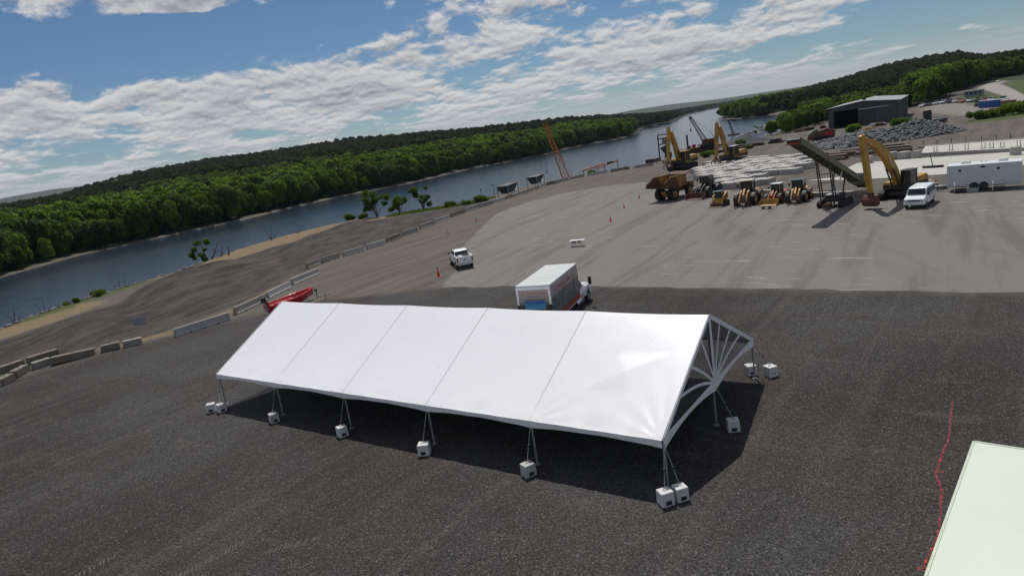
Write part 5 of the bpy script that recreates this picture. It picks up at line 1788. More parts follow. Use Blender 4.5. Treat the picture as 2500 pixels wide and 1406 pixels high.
# bundles of timber and steel behind the slabs
SB = [((65.5, 131.0), 4.6), ((69.0, 134.5), 5.2), ((71.5, 129.6), 4.4), ((74.5, 133.6), 5.0), ((77.0, 129.2), 4.6), ((68.0, 139.0), 4.4), ((73.5, 138.4), 4.8), ((78.8, 134.0), 4.4)]
for k, ((x, y), L) in enumerate(SB):
    t = thing('beam_stack', 'stack of rusty and pale beams behind the slabs, %s counted from the conveyor' % ORD[k], 'beam stack', (x, y, 0), RAD(-42) + random.uniform(-.1, .1), 'beam stacks on the far side')
    for ly in range(3):
        for q in range(5 - ly):
            MB().box((random.uniform(-.2, .2), (q - (4 - ly) / 2) * .42, .20 + ly * .34), (L, .34, .28)).build('beam', (RUST, WOOD, CONC_PALE, DARK)[(q + ly * 2 + k) % 4], t)
    for a in (-L * .35, L * .35):
        MB().box((a, 0, .03), (.15, 2.2, .06)).build('bearer', WOOD, t)

# ------------------------------------------------------------------ rock piles
ROCKM = []
for k in range(6):
    g = np.random.default_rng(300 + k)
    bm_v = []
    ph = [(0, 0, 1)] + [(math.cos(a), math.sin(a), .35) for a in np.linspace(0, 6.28, 6, endpoint=False)] + [(math.cos(a + .5), math.sin(a + .5), -.45) for a in np.linspace(0, 6.28, 6, endpoint=False)]
    vv = [tuple(np.array(p) * g.uniform(.65, 1.2) * np.array([1.1, .85, .62])) for p in ph]
    f_ = [(0, 1 + i, 1 + (i + 1) % 6) for i in range(6)] + [(1 + i, 7 + i, 7 + (i + 1) % 6) for i in range(6)] + [(1 + i, 7 + (i + 1) % 6, 1 + (i + 1) % 6) for i in range(6)] + [tuple(range(12, 6, -1))]
    me = bpy.data.meshes.new('boulder')
    me.from_pydata(vv, [], f_)
    me.materials.append(pm('rock_%d' % (k % 3), [(0.12, 0.123, 0.13), (0.19, 0.187, 0.185), (0.085, 0.088, 0.095)][k % 3], .85, var=.35, scale=.8, bump=.4))
    me.update()
    ROCKM.append(me)


def rock_stuff(name, P, S, mat, parent=None):
    g = np.random.default_rng(len(P))
    base = np.array([v.co[:] for v in ROCKM[0].vertices])
    fbase = [tuple(p.vertices) for p in ROCKM[0].polygons]
    V, F = [], []
    for i, (p, s) in enumerate(zip(P, S)):
        a = g.uniform(0, 6.28)
        R_ = np.array([[math.cos(a), -math.sin(a), 0], [math.sin(a), math.cos(a), 0], [0, 0, 1]])
        vv = (base * g.uniform(.7, 1.3, 3)) @ R_.T * s + p
        o = len(V) * len(base)
        V.append(vv)
        F += [tuple(q + o for q in f) for f in fbase]
    me = bpy.data.meshes.new(name)
    me.from_pydata(np.concatenate(V).tolist(), [], F)
    o = obj(name, me, mat, parent)
    o['kind'] = 'stuff'
    return o


rpile = thing('rock_pile', 'long grey heap of quarry stone before the warehouse', 'rock pile', (92, 165, 0), 0)
LINE = [(76.5, 160, 1.0, 4.5), (82, 157.5, 1.6, 5.5), (87, 155.5, 2.1, 6), (92, 154.5, 3.0, 6.5), (97, 155, 4.0, 7.5), (100.5, 154, 2.6, 6)]
LINE2 = [(80, 168, 1.3, 5), (88, 169, 1.7, 6), (95, 167, 2.4, 6.5)]


def pile_h(x, y):
    h = 0
    for L_ in (LINE, LINE2):
        for k in range(len(L_) - 1):
            for q in np.linspace(0, 1, 5):
                px, py, ph_, pw = [L_[k][j] * (1 - q) + L_[k + 1][j] * q for j in range(4)]
                rr = math.hypot(x - px, y - py) / pw
                h = max(h, ph_ * max(0, 1 - rr))
    return h


cand = []
while len(cand) < 3600:
    x, y = random.uniform(70, 110), random.uniform(144, 178)
    h = pile_h(x, y)
    if h > .05:
        cand.append((x, y, h))
cand.sort(key=lambda p: math.hypot(p[0], p[1]))
hm = MB()
gx, gy = np.arange(68, 112, 1.5), np.arange(142, 180, 1.5)
hv = [(x - 92, y - 165, pile_h(x, y) - .25) for y in gy for x in gx]
hf = []
for j in range(len(gy) - 1):
    for i in range(len(gx) - 1):
        q = (j * len(gx) + i, j * len(gx) + i + 1, (j + 1) * len(gx) + i + 1, (j + 1) * len(gx) + i)
        if max(hv[k][2] for k in q) > -.2:
            hf.append(q)
hm.add(hv, hf).build('pile_core', pm('rubble', (.13, .13, .135), .9, var=.4, scale=1.5, bump=.5), rpile)
for k, (x, y, h) in enumerate(cand[:300]):
    o = bpy.data.objects.new('boulder', ROCKM[k % 6])
    COL.objects.link(o)
    o.parent = rpile
    o.location = (x - 92, y - 165, h - .05)
    s = random.uniform(.32, .66)
    o.scale = (s, s, s)
    o.rotation_euler = (random.uniform(-.5, .5), random.uniform(-.5, .5), random.uniform(0, 6.28))
P_ = np.array([(x - 92, y - 165, h - .03) for x, y, h in cand[300:]])
rock_stuff('small_stones', P_, rng.uniform(.2, .5, len(P_)), pm('rock_grey', (.125, .128, .133), .85, var=.45, scale=1.2, bump=.4), rpile)
# riprap along the near water edge
rp_, rs_ = [], []
for k in range(3, 10):
    a, c = NEAR[k], NEAR[k + 1]
    n_ = int(np.linalg.norm(c - a) * 7)
    for q in range(n_):
        p = a + (c - a) * random.random()
        tdir = (c - a) / np.linalg.norm(c - a)
        off = random.uniform(-3.8, .6) if k < 9 else random.uniform(-2.9, .3)
        x, y = p[0] - tdir[1] * off, p[1] + tdir[0] * off
        rp_.append((x, y, tz(x, y) + .05))
        rs_.append(random.uniform(.22, .55))
o = rock_stuff('riprap', np.array(rp_), np.array(rs_), pm('rock_riprap', (.13, .13, .135), .85, var=.4, scale=1.2, bump=.4))
tag(o, 'grey riprap stones lining the near river bank', 'stones')

# ------------------------------------------------------------------ warehouse
A_, B_ = Vector((112.3, 227.0)), Vector((131.5, 222.5))
B_ = Vector((132.5, 229.5))
wh = thing('warehouse', 'dark grey metal warehouse with a wide open front and pale roof', 'building', (112.3, 227.0, 0), RAD(-35))
WL, WDp, WE, WR = 20.5, 38.0, 6.5, 7.7
for a, c in ((0, 1.7), (WL - 8.0, WL)):
    MB().box(((a + c) / 2, .15, WE / 2), (c - a, .3, WE)).build('front_wall', CLAD, wh)
MB().prism([(1.7, WE - 1.0), (WL - 8.0, WE - 1.0), (WL - 8.0, WE + (WR - WE) * 2 * 8.0 / WL - .1), (WL / 2, WR - .12), (1.7, WE + .1)], .0, .3).build('gable_panel', CLAD, wh)
MB().prism([(WL - 8.0, WE), (WL, WE), (WL - 8.0, WE + (WR - WE) * 2 * 8.0 / WL - .1)], .01, .29).build('gable_panel', CLAD, wh)
for xx, nm in ((.15, 'side_wall'), (WL - .15, 'side_wall')):
    MB().box((xx, WDp / 2 + .15, WE / 2), (.3, WDp - .3, WE)).build(nm, CLAD, wh)
MB().box((WL / 2, WDp - .15, WE / 2), (WL - .6, .3, WE)).build('rear_wall', CLAD, wh)
for k in range(16):
    MB().box((WL + .03, 1 + k * 2.1, WE / 2), (.08, .10, WE)).build('wall_rib', CLAD, wh)
ROOFM = pm('pale_roof_sheet', (.34, .345, .34), .5, var=.1, scale=.3, dirt=.2, dirtcol=(.22, .21, .2))
for a, c in (((-.4, WE - .02), (WL / 2, WR)), ((WL + .4, WE - .02), (WL / 2, WR))):
    ro = MB().add([(a[0], -.5, a[1]), (c[0], -.5, c[1]), (c[0], WDp + .5, c[1]), (a[0], WDp + .5, a[1]), (a[0], -.5, a[1] + .15), (c[0], -.5, c[1] + .15), (c[0], WDp + .5, c[1] + .15), (a[0], WDp + .5, a[1] + .15)],
                  [(0, 1, 2, 3), (7, 6, 5, 4), (0, 4, 5, 1), (1, 5, 6, 2), (2, 6, 7, 3), (3, 7, 4, 0)]).build('roof_slope', ROOFM, wh)
MB().box((WL / 2, 5, WR + .3), (.9, .9, .5)).build('roof_vent', CLAD, wh)
MB().box((WL - 8.8, -.35, 2.6), (5.0, .2, 5.0)).build('sliding_door', pm('door_sheet', (.030, .034, .038), .5, var=.2), wh)
MB().box((WL - 7.2, -.5, 5.25), (8.6, .2, .18)).build('door_track', WHITE2, wh)
for xx in (WL - 6.2, WL - 11.4):
    MB().box((xx, -.2, 2.7), (.35, .3, 5.4)).build('door_post', BLUESTEEL, wh)


# ------------------------------------------------------------------ waterfront
def leaf_crown(parent, blobs, mat, n, size, seed):
    g = np.random.default_rng(seed)
    B = np.array(blobs, float)
    w = B[:, 3] ** 2 / (B[:, 3] ** 2).sum()
    k = g.choice(len(B), n, p=w)
    d = g.normal(size=(n, 3))
    d /= np.linalg.norm(d, axis=1)[:, None]
    P = B[k, :3] + d * (B[k, 3] * g.uniform(.35, 1.05, n))[:, None] * np.array([1, 1, .8])
    a = np.cross(d + g.normal(size=(n, 3)) * .7, g.normal(size=(n, 3)))
    a /= np.linalg.norm(a, axis=1)[:, None]
    b_ = np.cross(a, g.normal(size=(n, 3)))
    b_ /= np.linalg.norm(b_, axis=1)[:, None]
    s = (size * g.uniform(.5, 1.3, n))[:, None]
    V = np.stack([P - a * s, P - b_ * s * .7, P + a * s, P + b_ * s * .7], 1).reshape(-1, 3)
    me = grid_mesh('crown', V, np.arange(4 * n).reshape(-1, 4))
    return obj('crown', me, mat, parent)


def bush(lab, x, y, r, h, seed, mat=None, grp='low shrubs'):
    t = thing('shrub', lab, 'shrub', (x, y, tz(x, y) - .05), 0, grp)
    g = random.Random(seed)
    bl = [(g.uniform(-r, r) * .6, g.uniform(-r, r) * .6, h * g.uniform(.25, .7), min(r, h) * g.uniform(.3, .55)) for _ in range(9)]
    leaf_crown(t, bl, mat or LEAF_C, int(500 + 260 * r * h), .16 + .02 * r, seed)
    m = MB()
    for b_ in bl[:5]:
        m.tube([(0, 0, 0), (b_[0] * .6, b_[1] * .6, b_[2] * .6), b_[:3]], .05, 5, .015)
    m.build('stem', BARK, t)


def branch_tree(lab, x, y, limbs, leaves, seed, size=.2, n=900, mat=None, r=.13, nm='bank_tree', cat='tree'):
    """limbs: list of point chains; leaves: list of blobs (x, y, z, r)"""
    t = thing(nm, lab, cat, (x, y, tz(x, y) - .1), 0)
    m = MB()
    g = random.Random(seed)
    for L_ in limbs:
        m.tube(L_, r, 6, r * .25)
        for k in range(1, len(L_)):
            p = Vector(L_[k])
            for q in range(2):
                e_ = p + Vector((g.uniform(-.9, .9), g.uniform(-.5, .5), g.uniform(.2, .9)))
                m.tube([p, p.lerp(e_, .55) + Vector((.05, 0, .06)), e_], r * .3, 4, r * .08)
    m.build('trunk', BARK, t)
    if leaves:
        leaf_crown(t, leaves, mat or LEAF_A, n, size, seed)
    return t


branch_tree('half bare tree with leafy left limbs on the sandy berm', -60.9, 138.0,
            [[(0, 0, 0), (-.3, 0, 1.2), (-1.2, 0, 2.8), (-1.9, 0, 4.2)], [(0, 0, .2), (.2, .1, 1.6), (-.2, 0, 3.4), (-.4, 0, 5.2)], [(.2, 0, .2), (1.0, .1, 1.5), (2.2, 0, 3.0), (3.0, 0, 4.6)], [(.5, 0, .2), (2.2, .1, .9), (3.4, 0, 2.3), (3.8, 0, 3.8)], [(1.4, 0, .1), (3.2, 0, .6), (4.7, 0, 1.8), (5.0, 0, 3.0)]],
            [(-2.7, 0, 3.0, .7), (-2.0, 0, 4.0, .6), (-1.1, 0, 5.2, .65), (.9, 0, 5.2, .7), (-.8, 0, 2.6, .6), (-.3, 0, 1.7, .5), (1.1, 0, .5, .45), (-2.3, .2, 2.2, .45), (.2, 0, 3.7, .35)], 11, .26, 1100, None, .24)
TR3 = [(-31.2, 173.4, 7.0, 3.0, 'large leafy tree at the water edge, leftmost of the group of three'), (-25.6, 174.5, 6.0, 2.2, 'smaller tree close right of the large leafy one by the water'), (-19.2, 173.0, 6.2, 1.8, 'leaning open crowned tree right of the leafy pair at the bank')]
for k, (x, y, h, w, lab) in enumerate(TR3):
    g = random.Random(60 + k)
    bl = [(g.uniform(-1, 1) * w, g.uniform(-1, 1) * w * .8, h * g.uniform(.35, .92), g.uniform(.6, 1.15) * (1 if k < 2 else .8)) for _ in range((16, 12, 11)[k])]
    if k == 2:
        bl += [(-2.4, 0, 5.4, .8), (-1.5, 0, 4.6, .7), (1.6, 0, 1.5, .9)]
    branch_tree(lab, x, y, [[(0, 0, 0), (b_[0] * .3, b_[1] * .3, b_[2] * .45), b_[:3]] for b_ in bl[:7]], bl, 70 + k, .24, (3000, 2000, 1500)[k], LEAF_A if k < 2 else LEAF_B, .12)
for k, (x, y, sc, lab) in enumerate([(-53.0, 155.5, 1.3, 'small bare dead tree standing on the berm crest'), (-48.2, 160.5, .9, 'tiny bare twigs right of the dead tree on the berm'), (-66.5, 114.5, 1.2, 'dead branching snag among the riprap'), (-71.6, 96.0, 1.1, 'bare sapling leaning over the riprap at far left'), (-70.6, 101.0, 1.0, 'second bare sapling by the riprap at far left')]):
    branch_tree(lab, x, y, [[(0, 0, 0), (-.2 * sc, 0, 1.0 * sc), (-.7 * sc, 0, 1.9 * sc)], [(0, 0, .3), (.3 * sc, .1, 1.3 * sc), (.5 * sc, 0, 2.3 * sc)], [(.1, 0, .2), (.9 * sc, 0, .8 * sc), (1.4 * sc, 0, 1.6 * sc)]], [], 90 + k, r=.07 * sc, nm='dead_tree')
for k, (x, y, r, h, lab) in enumerate([(-38.0, 173.0, 1.6, 2.2, 'scrubby shrub by the water left of the leafy trees'), (-34.9, 174.0, 1.5, 1.6, 'round bright shrub between the scrub and the large leafy tree'), (-12.2, 168.2, 1.6, 1.8, 'leafy shrub on the green verge right of the leaning tree'),
                                      (-8.0, 168.0, 1.4, 1.5, 'low shrub in the middle of the green verge'), (-4.6, 169.6, 2.2, 1.9, 'rounded shrub at the right end of the green verge'), (-70.0, 105.2, 1.3, 1.8, 'bright shrub at the riprap, leftmost of three'), (-67.6, 104.6, .8, 1.0, 'smallest of three shrubs along the riprap'),
                                      (-66.6, 108.6, 1.7, 1.1, 'rightmost of three shrubs along the riprap'), (116.0, 193.0, 4.2, 2.8, 'broad bright shrub behind the stone heap'), (105.8, 199.5, 2.6, 2.8, 'yellow green shrub left of the warehouse door'), (125.0, 174.0, 3.2, 2.4, 'dark shrub at the left end of the right hand hedge'),
                                      (129.0, 174.5, 3.0, 2.4, 'shrub in the middle of the right hand hedge'), (132.5, 172.0, 3.4, 3.0, 'tall shrub at the right end of the hedge by the frame edge'), (137.5, 175.0, 3.4, 3.2, 'shrub behind the hedge end below the portable toilets'), (58.6, 188.6, 1.8, 1.8, 'bright weeds between the two far excavators'), (63.0, 197, 1.6, 1.5, 'weeds at the dock behind the right far excavator'),
                                      (74.0, 196.5, 1.6, 1.3, 'weeds beside the scrap heap on the dock'), (82, 226, 2.0, 2.2, 'weedy shrub beside the dark gravel heap'), (28.2, 197.5, 2.6, 1.4, 'reeds below the orange spreader frame')]):
    bush(lab, x, y, r, h, 120 + k, LEAF_C if k % 3 else LEAF_A)
for k, (x, y, h) in enumerate([(99.5, 257, 5.0), (106, 262, 4.0), (93, 250, 3.2), (112, 268, 4.6), (117, 276, 6.0)]):
    branch_tree('thin sparse sapling by the marina, %s from the left' % ORD[[2, 0, 0, 0, 0][0] * 0 + [1, 2, 0, 3, 4][k]], x, y, [[(0, 0, 0), (.1, 0, h * .5), (-.2, 0, h)], [(0, 0, h * .4), (.6, 0, h * .7), (.8, 0, h * .9)]], [(-.2, 0, h * .9, .5), (.7, 0, h * .8, .5), (0, 0, h * .5, .6)], 200 + k, .22, 160, LEAF_C, .08)

# grass tufts on the green verge
gp = []
for _ in range(2600):
    x, y = random.uniform(-28, 0), random.uniform(164, 177)
    if poly_mask(GRASS[0], np.array([x]), np.array([y]), .1)[0] > .5:
        gp.append((x, y))
gv = []
for x, y in gp:
    z = tz(x, y)
    a = random.uniform(0, 3.14)
    s, h = random.uniform(.15, .35), random.uniform(.25, .7)
    gv += [(x - math.cos(a) * s, y - math.sin(a) * s, z), (x + math.cos(a) * s, y + math.sin(a) * s, z), (x + math.cos(a) * s * .3 + .1, y + math.sin(a) * s * .3, z + h)]
me = grid_mesh('verge_grass', gv, np.arange(len(gv)).reshape(-1, 3))
tag(obj('verge_grass', me, LEAF_C), 'bright green grass verge along the near bank', 'grass', kind='stuff')

# orange lattice crane boom on a low barge
t = thing('barge_crane', 'tall orange lattice crane boom rising behind the barriers', 'crane', (22.2, 214, -2.6), 0)
MB().lattice((0, 0, .6), (-4.57, -2, 18.6), 2.1, .9, 16, .11).build('lattice_boom', ORANGE, t)
MB().tube([(-4.57, -2, 18.6), (1.9, 0, .9)], .05, 5).build('boom_cable', DARK, t)
MB().box((-4.57, -2, 18.7), (.9, .9, .7)).build('boom_head', RUST, t)
MB().tube([(-5.1, -2, 18.5), (-5.9, -2, 4.0)], .05, 5).box((-5.9, -2, 3.8), (.4, .4, .6)).build('hoist_line', DARK, t)
MB().box((0, 0, .30), (9, 5, .6)).build('barge_deck', RUST, t)
# spreader frame
t = thing('spreader_frame', 'yellow orange steel lifting frame on legs at the river edge', 'lifting frame', (30.4, 195.6, tz(30.4, 195.6)), math.atan2(1.6, 10.4))
MB().beam((-5.4, 0, 1.7), (-1.2, 0, 2.2), .35, .4).beam((1.0, 0, 2.2), (5.2, 0, 2.9), .35, .4).build('beam', ORANGE, t)
MB().lattice((-1.4, 0, 2.1), (1.2, 0, 2.3), 1.0, 1.0, 3, .09).build('centre_truss', ORANGE, t)
for a, z in ((-5.3, 1.8), (-.9, 2.3), (1.0, 2.4), (5.1, 3.4)):
    MB().beam((a, -.3, 0), (a + .15, 0, z), .25, .25).build('leg', ORANGE, t)
MB().box((3.0, 0, 2.75), (1.8, .6, .5)).build('winch_box', RUST, t)
# hoppers
for k, (x, y, rz, L, lab) in enumerate([(2.6, 164.0, 62, 5.6, 'larger dark hopper on a white frame beyond the barriers'), (10.6, 181.2, 62, 4.8, 'smaller dark hopper nearer the orange crane')]):
    t = thing('loading_hopper', lab, 'hopper', (x, y, tz(x, y)), RAD(rz))
    MB().prism([(-L / 2, 3.1), (L / 2, 3.3), (L / 2 - .9, 1.3), (-L / 2 + .9, 1.2)], -1.5, 1.5, 'y', lambda a, z: .7 if z < 2 else 0).build('bin', pm('hopper_grey', (.045, .048, .055), .6), t)
    for a in (-L / 2 + .1, L / 2 - .1):
        for c in (-1.45, 1.45):
            MB().beam((a, c, 0), (a, c, 3.0), .16, .16).build('leg', STEEL, t)
    MB().beam((-L / 2, -1.55, 1.2), (L / 2, -1.55, 1.5), .2, .25).build('side_rail', WHITE2, t)
    MB().beam((L / 2 - .6, 0, .8), (L / 2 + 3.2, 0, 1.7), .7, .15).build('feed_conveyor', DARK, t)
# floating dock, poles
t = thing('floating_dock', 'small white floating dock with lamp poles below the barriers', 'dock', (-2.0, 190.2, -2.9), math.atan2(2.4, 3.1))
MB().box((0, 0, .35), (8.5, 2.0, .5)).build('deck', WHITE2, t)
for a, h in ((-2.5, 3.6), (2.0, 4.2), (3.6, 2.4)):
    MB().cyl((a, .8, .6), (a, .8, h), .07, n=8).box((a, .8, h), (.3, .3, .35)).build('lamp_pole', DARK, t)

# ------------------------------------------------------------------ dock tower, crane barge, marina
zt = -1.2
t = thing('steel_tower', 'dark steel loading tower frame at the dock, left of the far excavators', 'tower', (56.3, 224.0, zt - 1.2), math.atan2(-.2, 1))
for a in (-1.7, 1.7):
    for c in (-1.2, 1.2):
        MB().beam((a, c, 0), (a, c, 9.3), .32, .32).build('column', DARK, t)
m = MB()
for z in (9.2, 8.0, 6.2):
    for c in (-1.2, 1.2):
        MB().beam((-1.7, c, z), (1.7, c, z), .22, .25).build('girder', DARK, t)
MB().box((.6, 0, 7.2), (2.0, 2.0, 1.5)).build('machinery_house', BLUESTEEL, t)
MB().box((.2, -1.15, 7.5), (.7, .08, .35)).build('lamp_panel', WHITE2, t)
MB().prism([(-1.4, 5.0), (1.7, 6.0), (1.7, 3.0), (.6, 2.2)], -.9, .9).build('chute', DARK, t)
MB().box((1.1, 0, 2.4), (2.2, 2.2, 1.6)).build('base_bin', DARK, t)
t = thing('ramp_barge', 'flat dark ramp barge moored under the steel tower', 'barge', (49.5, 219.5, -3.4), math.atan2(14, 10))
MB().prism([(-9, 1.0), (-7, .2), (9, .2), (9, 2.0), (-2, 1.9)], -3.2, 3.2).build('hull', RUST, t)
MB().box((4.5, 0, 2.5), (4.5, 3.6, 1.2)).build('deck_house', DARK, t)
for k in range(6):
    MB().cyl((-1 + k * 1.6, -2.9, 1.9), (-1 + k * 1.6, -2.9, 2.9), .06, n=6).build('rail_post', WHITE2, t)
t = thing('crane_barge', 'rusty red work barge carrying the blue lattice crane', 'barge', (79.5, 262, -3.3), RAD(-4))
MB().prism([(-8.5, 1.3), (-6.5, .2), (8.5, .2), (8.5, 2.2), (-6, 2.2)], -4, 4).build('hull', RUST, t)
MB().cyl((-5.0, -2.5, 2), (-5.0, -2.5, 7.4), .35, n=10).build('spud', DARK, t)
for k in range(7):
    MB().box((-4 + k * 1.7, random.uniform(-2.5, 1), 2.6 + .2 * (k % 3)), (1.2, 1.2, .9 + .3 * (k % 2))).build('deck_gear', (RUST, REDP, WHITE2, DARK)[k % 4], t)
t = thing('lattice_crane', 'blue grey lattice boom crane standing on the barge', 'crane', (81.0, 256.0, -1.2), 0)
MB().box((.6, 0, 1.9), (5.0, 3.0, 2.0)).build('crane_house', RUST, t, bevel=.05)
for sy_ in (-1, 1):
    track(t, 0, sy_ * 1.6, 5.2, 1.0, .8)
MB().lattice((-1.0, 0, 2.0), (-6.3, -2, 11.2), 1.5, .7, 12, .09).build('lattice_boom', BLUESTEEL, t)
MB().box((-6.4, -2, 11.5), (.9, .7, .9)).build('boom_head', DARK, t)
MB().tube([(-6.4, -2, 11.6), (1.4, 0, 5.2)], .04, 5).tube([(1.4, 0, 5.2), (2.4, 0, 2.8)], .08, 5).build('boom_cable', DARK, t)
MB().tube([(-6.7, -2, 11.2), (-6.7, -2, 7.2)], .05, 5).box((-6.7, -2, 7.0), (.4, .4, .9)).build('hook_block', DARK, t)
t = thing('mooring_crane', 'slender dark crane mast with short arm beyond the marina', 'crane', (124.2, 352, -3.0), 0)
MB().lattice((.5, 0, 0), (-1.5, 0, 8.0), 1.0, .6, 9, .09).build('mast', DARK, t)
MB().prism([(-1.6, 7.4), (2.8, 6.7), (2.8, 6.9), (-.2, 8.2)], -.3, .3).build('arm', DARK, t)
MB().box((.5, 0, .3), (5, 3, .6)).build('pontoon', RUST, t)

bp0 = None
for k, (x, y) in enumerate([(120.5, 318), (125.5, 326), (131, 331), (135.5, 346), (141.5, 358), (145, 350), (148.5, 366), (153, 372), (156, 362), (161, 382), (168, 398), (172, 410)]):
    t = thing('marina_boat', 'white motorboat moored in the small marina, %s from the left' % ORD[k], 'boat', (x, y, -3.05), RAD(random.uniform(-25, 25)), 'boats in the marina')
    if bp0 is None:
        MB().prism([(-3.4, .0), (2.4, .0), (3.8, 1.15), (-3.4, 1.0)], -1.15, 1.15, 'y', lambda a, z: .35 if z < .5 else (.7 if a > 3 else 0)).build('hull', WHITE, t)
        MB().prism([(-1.6, 1.0), (1.4, 1.0), (.7, 2.0), (-1.5, 2.1)], -.85, .85, 'y', lambda a, z: .15 if z > 1.5 else 0).build('cabin', WHITE2, t)
        MB().box((-.2, 0, 1.65), (2.0, 1.62, .3)).build('cabin_window', GLASS, t)
        bp0 = t
    else:
        for ch in bp0.children:
            copy_tree(ch, t)

# dark gravel heap and clutter on the dock
t = thing('gravel_heap', 'dark cone of gravel on the dock behind the right far excavator', 'gravel heap', (86, 232, tz(86, 232)), 0)
m = MB()
N_, RG = 22, 6
vs = [(0, 0, 3.4)]
for j in range(1, RG + 1):
    for i in range(N_):
        a = 2 * math.pi * i / N_
        rr = j / RG * (8.5 + 1.0 * math.sin(a * 3 + 1))
        vs.append((rr * math.cos(a) * 1.15, rr * math.sin(a), max(-.8, 3.4 * (1 - j / RG) + random.uniform(-.12, .12) - (.4 if j == RG else 0))))
fs = [(0, 1 + i, 1 + (i + 1) % N_) for i in range(N_)]
for j in range(RG - 1):
    for i in range(N_):
        a, c = 1 + j * N_ + i, 1 + j * N_ + (i + 1) % N_
        fs.append((a, a + N_, c + N_, c))
m.add(vs, fs).build('heap', pm('dark_gravel', (.045, .047, .055), .95, var=.3, scale=1.5, bump=.5), t)
CL = [(60.5, 214, 7, 3.0, .9, 'rusty plate stack on the dock near the steel tower'), (67, 200, 5, 2, .8, 'low scrap pile behind the right far excavator'), (72, 202, 6, 1.6, .7, 'row of rusty scrap beams along the dock road'), (79, 203.5, 5, 2, 1.0, 'brown scrap heap right of the rusty beams'),
      (84.5, 203, 4.5, 3.2, 1.3, 'black covered mound near the conveyor head'), (80, 219, 5, 1.6, .6, 'reddish pipe stack between heap and road'), (109.5, 243, 3.6, 1.4, 1.0, 'brown crate bundle left of the warehouse trees'), (112.0, 240, 4.6, 1.6, 1.2, 'long grey bundle beside the warehouse'), (116, 238.5, 2.4, 1.6, 1.1, 'small red bundle at the warehouse corner'),
      (121, 213.5, 5.0, 2.0, .6, 'white sheet stack before the warehouse door'), (126, 207, 5.5, 2.0, 1.0, 'pale lumber pile right of the warehouse door'), (118, 207, 4.0, 2.0, 1.0, 'dark equipment pile in front of the warehouse'), (110.5, 198, 4.5, 1.2, .5, 'yellow pipes on the ground by the yellow green shrub'), (54.3, 84.6, 1.6, .9, .7, 'striped barricade stack behind the van'), (52.9, 80.4, 1.2, .6, .5, 'white bent frame on the ground by the trailer hitch')]
for k, (x, y, L, w, h, lab) in enumerate(CL):
    t = thing('material_pile', lab, 'material pile', (x, y, tz(x, y)), RAD(random.uniform(-50, -20)))
    mats = {'white sheet': [WHITE2], 'yellow pip': [YEL2], 'black cov': [DARK], 'pale lumbe': [CONC_PALE, WOOD], 'white bent': [WHITE2], 'striped ba': [ORANGE, WHITE2]}.get(lab[:10], None) or {'white sh': [WHITE2], 'black co': [DARK]}.get(lab[:8], [RUST, DARK, WOOD, CONC])
    nl = 3 if h > .8 else 2
    for ly in range(nl):
        for q in range(4):
            MB().box((random.uniform(-.3, .3), (q - 1.5) * w / 4, (ly + .5) * h / nl), (L * random.uniform(.7, 1.0) * (1 - .2 * ly), w / 4.6, h / nl * .85), random.uniform(-.08, .08)).build('plank', mats[(q + ly) % len(mats)], t)
t = thing('crusher', 'red and olive scrap machine at the left end of the stone heap', 'machine', (90.5, 187.5, 0), RAD(-20))
MB().prism([(-3.6, .3), (3.2, .3), (3.6, 2.2), (1.5, 3.0), (-1.0, 2.4), (-3.4, 1.0)], -1.4, 1.4).build('body', RUST, t, bevel=.1)
MB().box((1.8, -1.42, 1.7), (1.8, .08, .9)).build('side_panel', REDP, t)
MB().prism([(-3.4, 1.2), (-.6, 2.6), (-1.2, 3.2), (-3.2, 2.0)], -1.1, 1.1).build('hood', OLIVE, t)
for sy_ in (-1, 1):
    track(t, 0, sy_ * 1.5, 4.4, .9, .5)
t = thing('tower_machine', 'upright black machine behind the stone heap peak', 'machine', (117.0, 182.5, 0), 0)
MB().box((0, 0, 1.9), (1.5, 1.5, 3.8)).build('tower_block', DARK, t, bevel=.1)
MB().box((2.8, 0, 1.0), (4.4, 1.6, .5)).box((3.2, 0, 1.7), (3.0, 1.0, .25)).build('chassis', STEEL, t)
for a in (1.4, 4.2):
    wheel(t, a, -.8, .5, .4)
    wheel(t, a, .8, .5, .4)

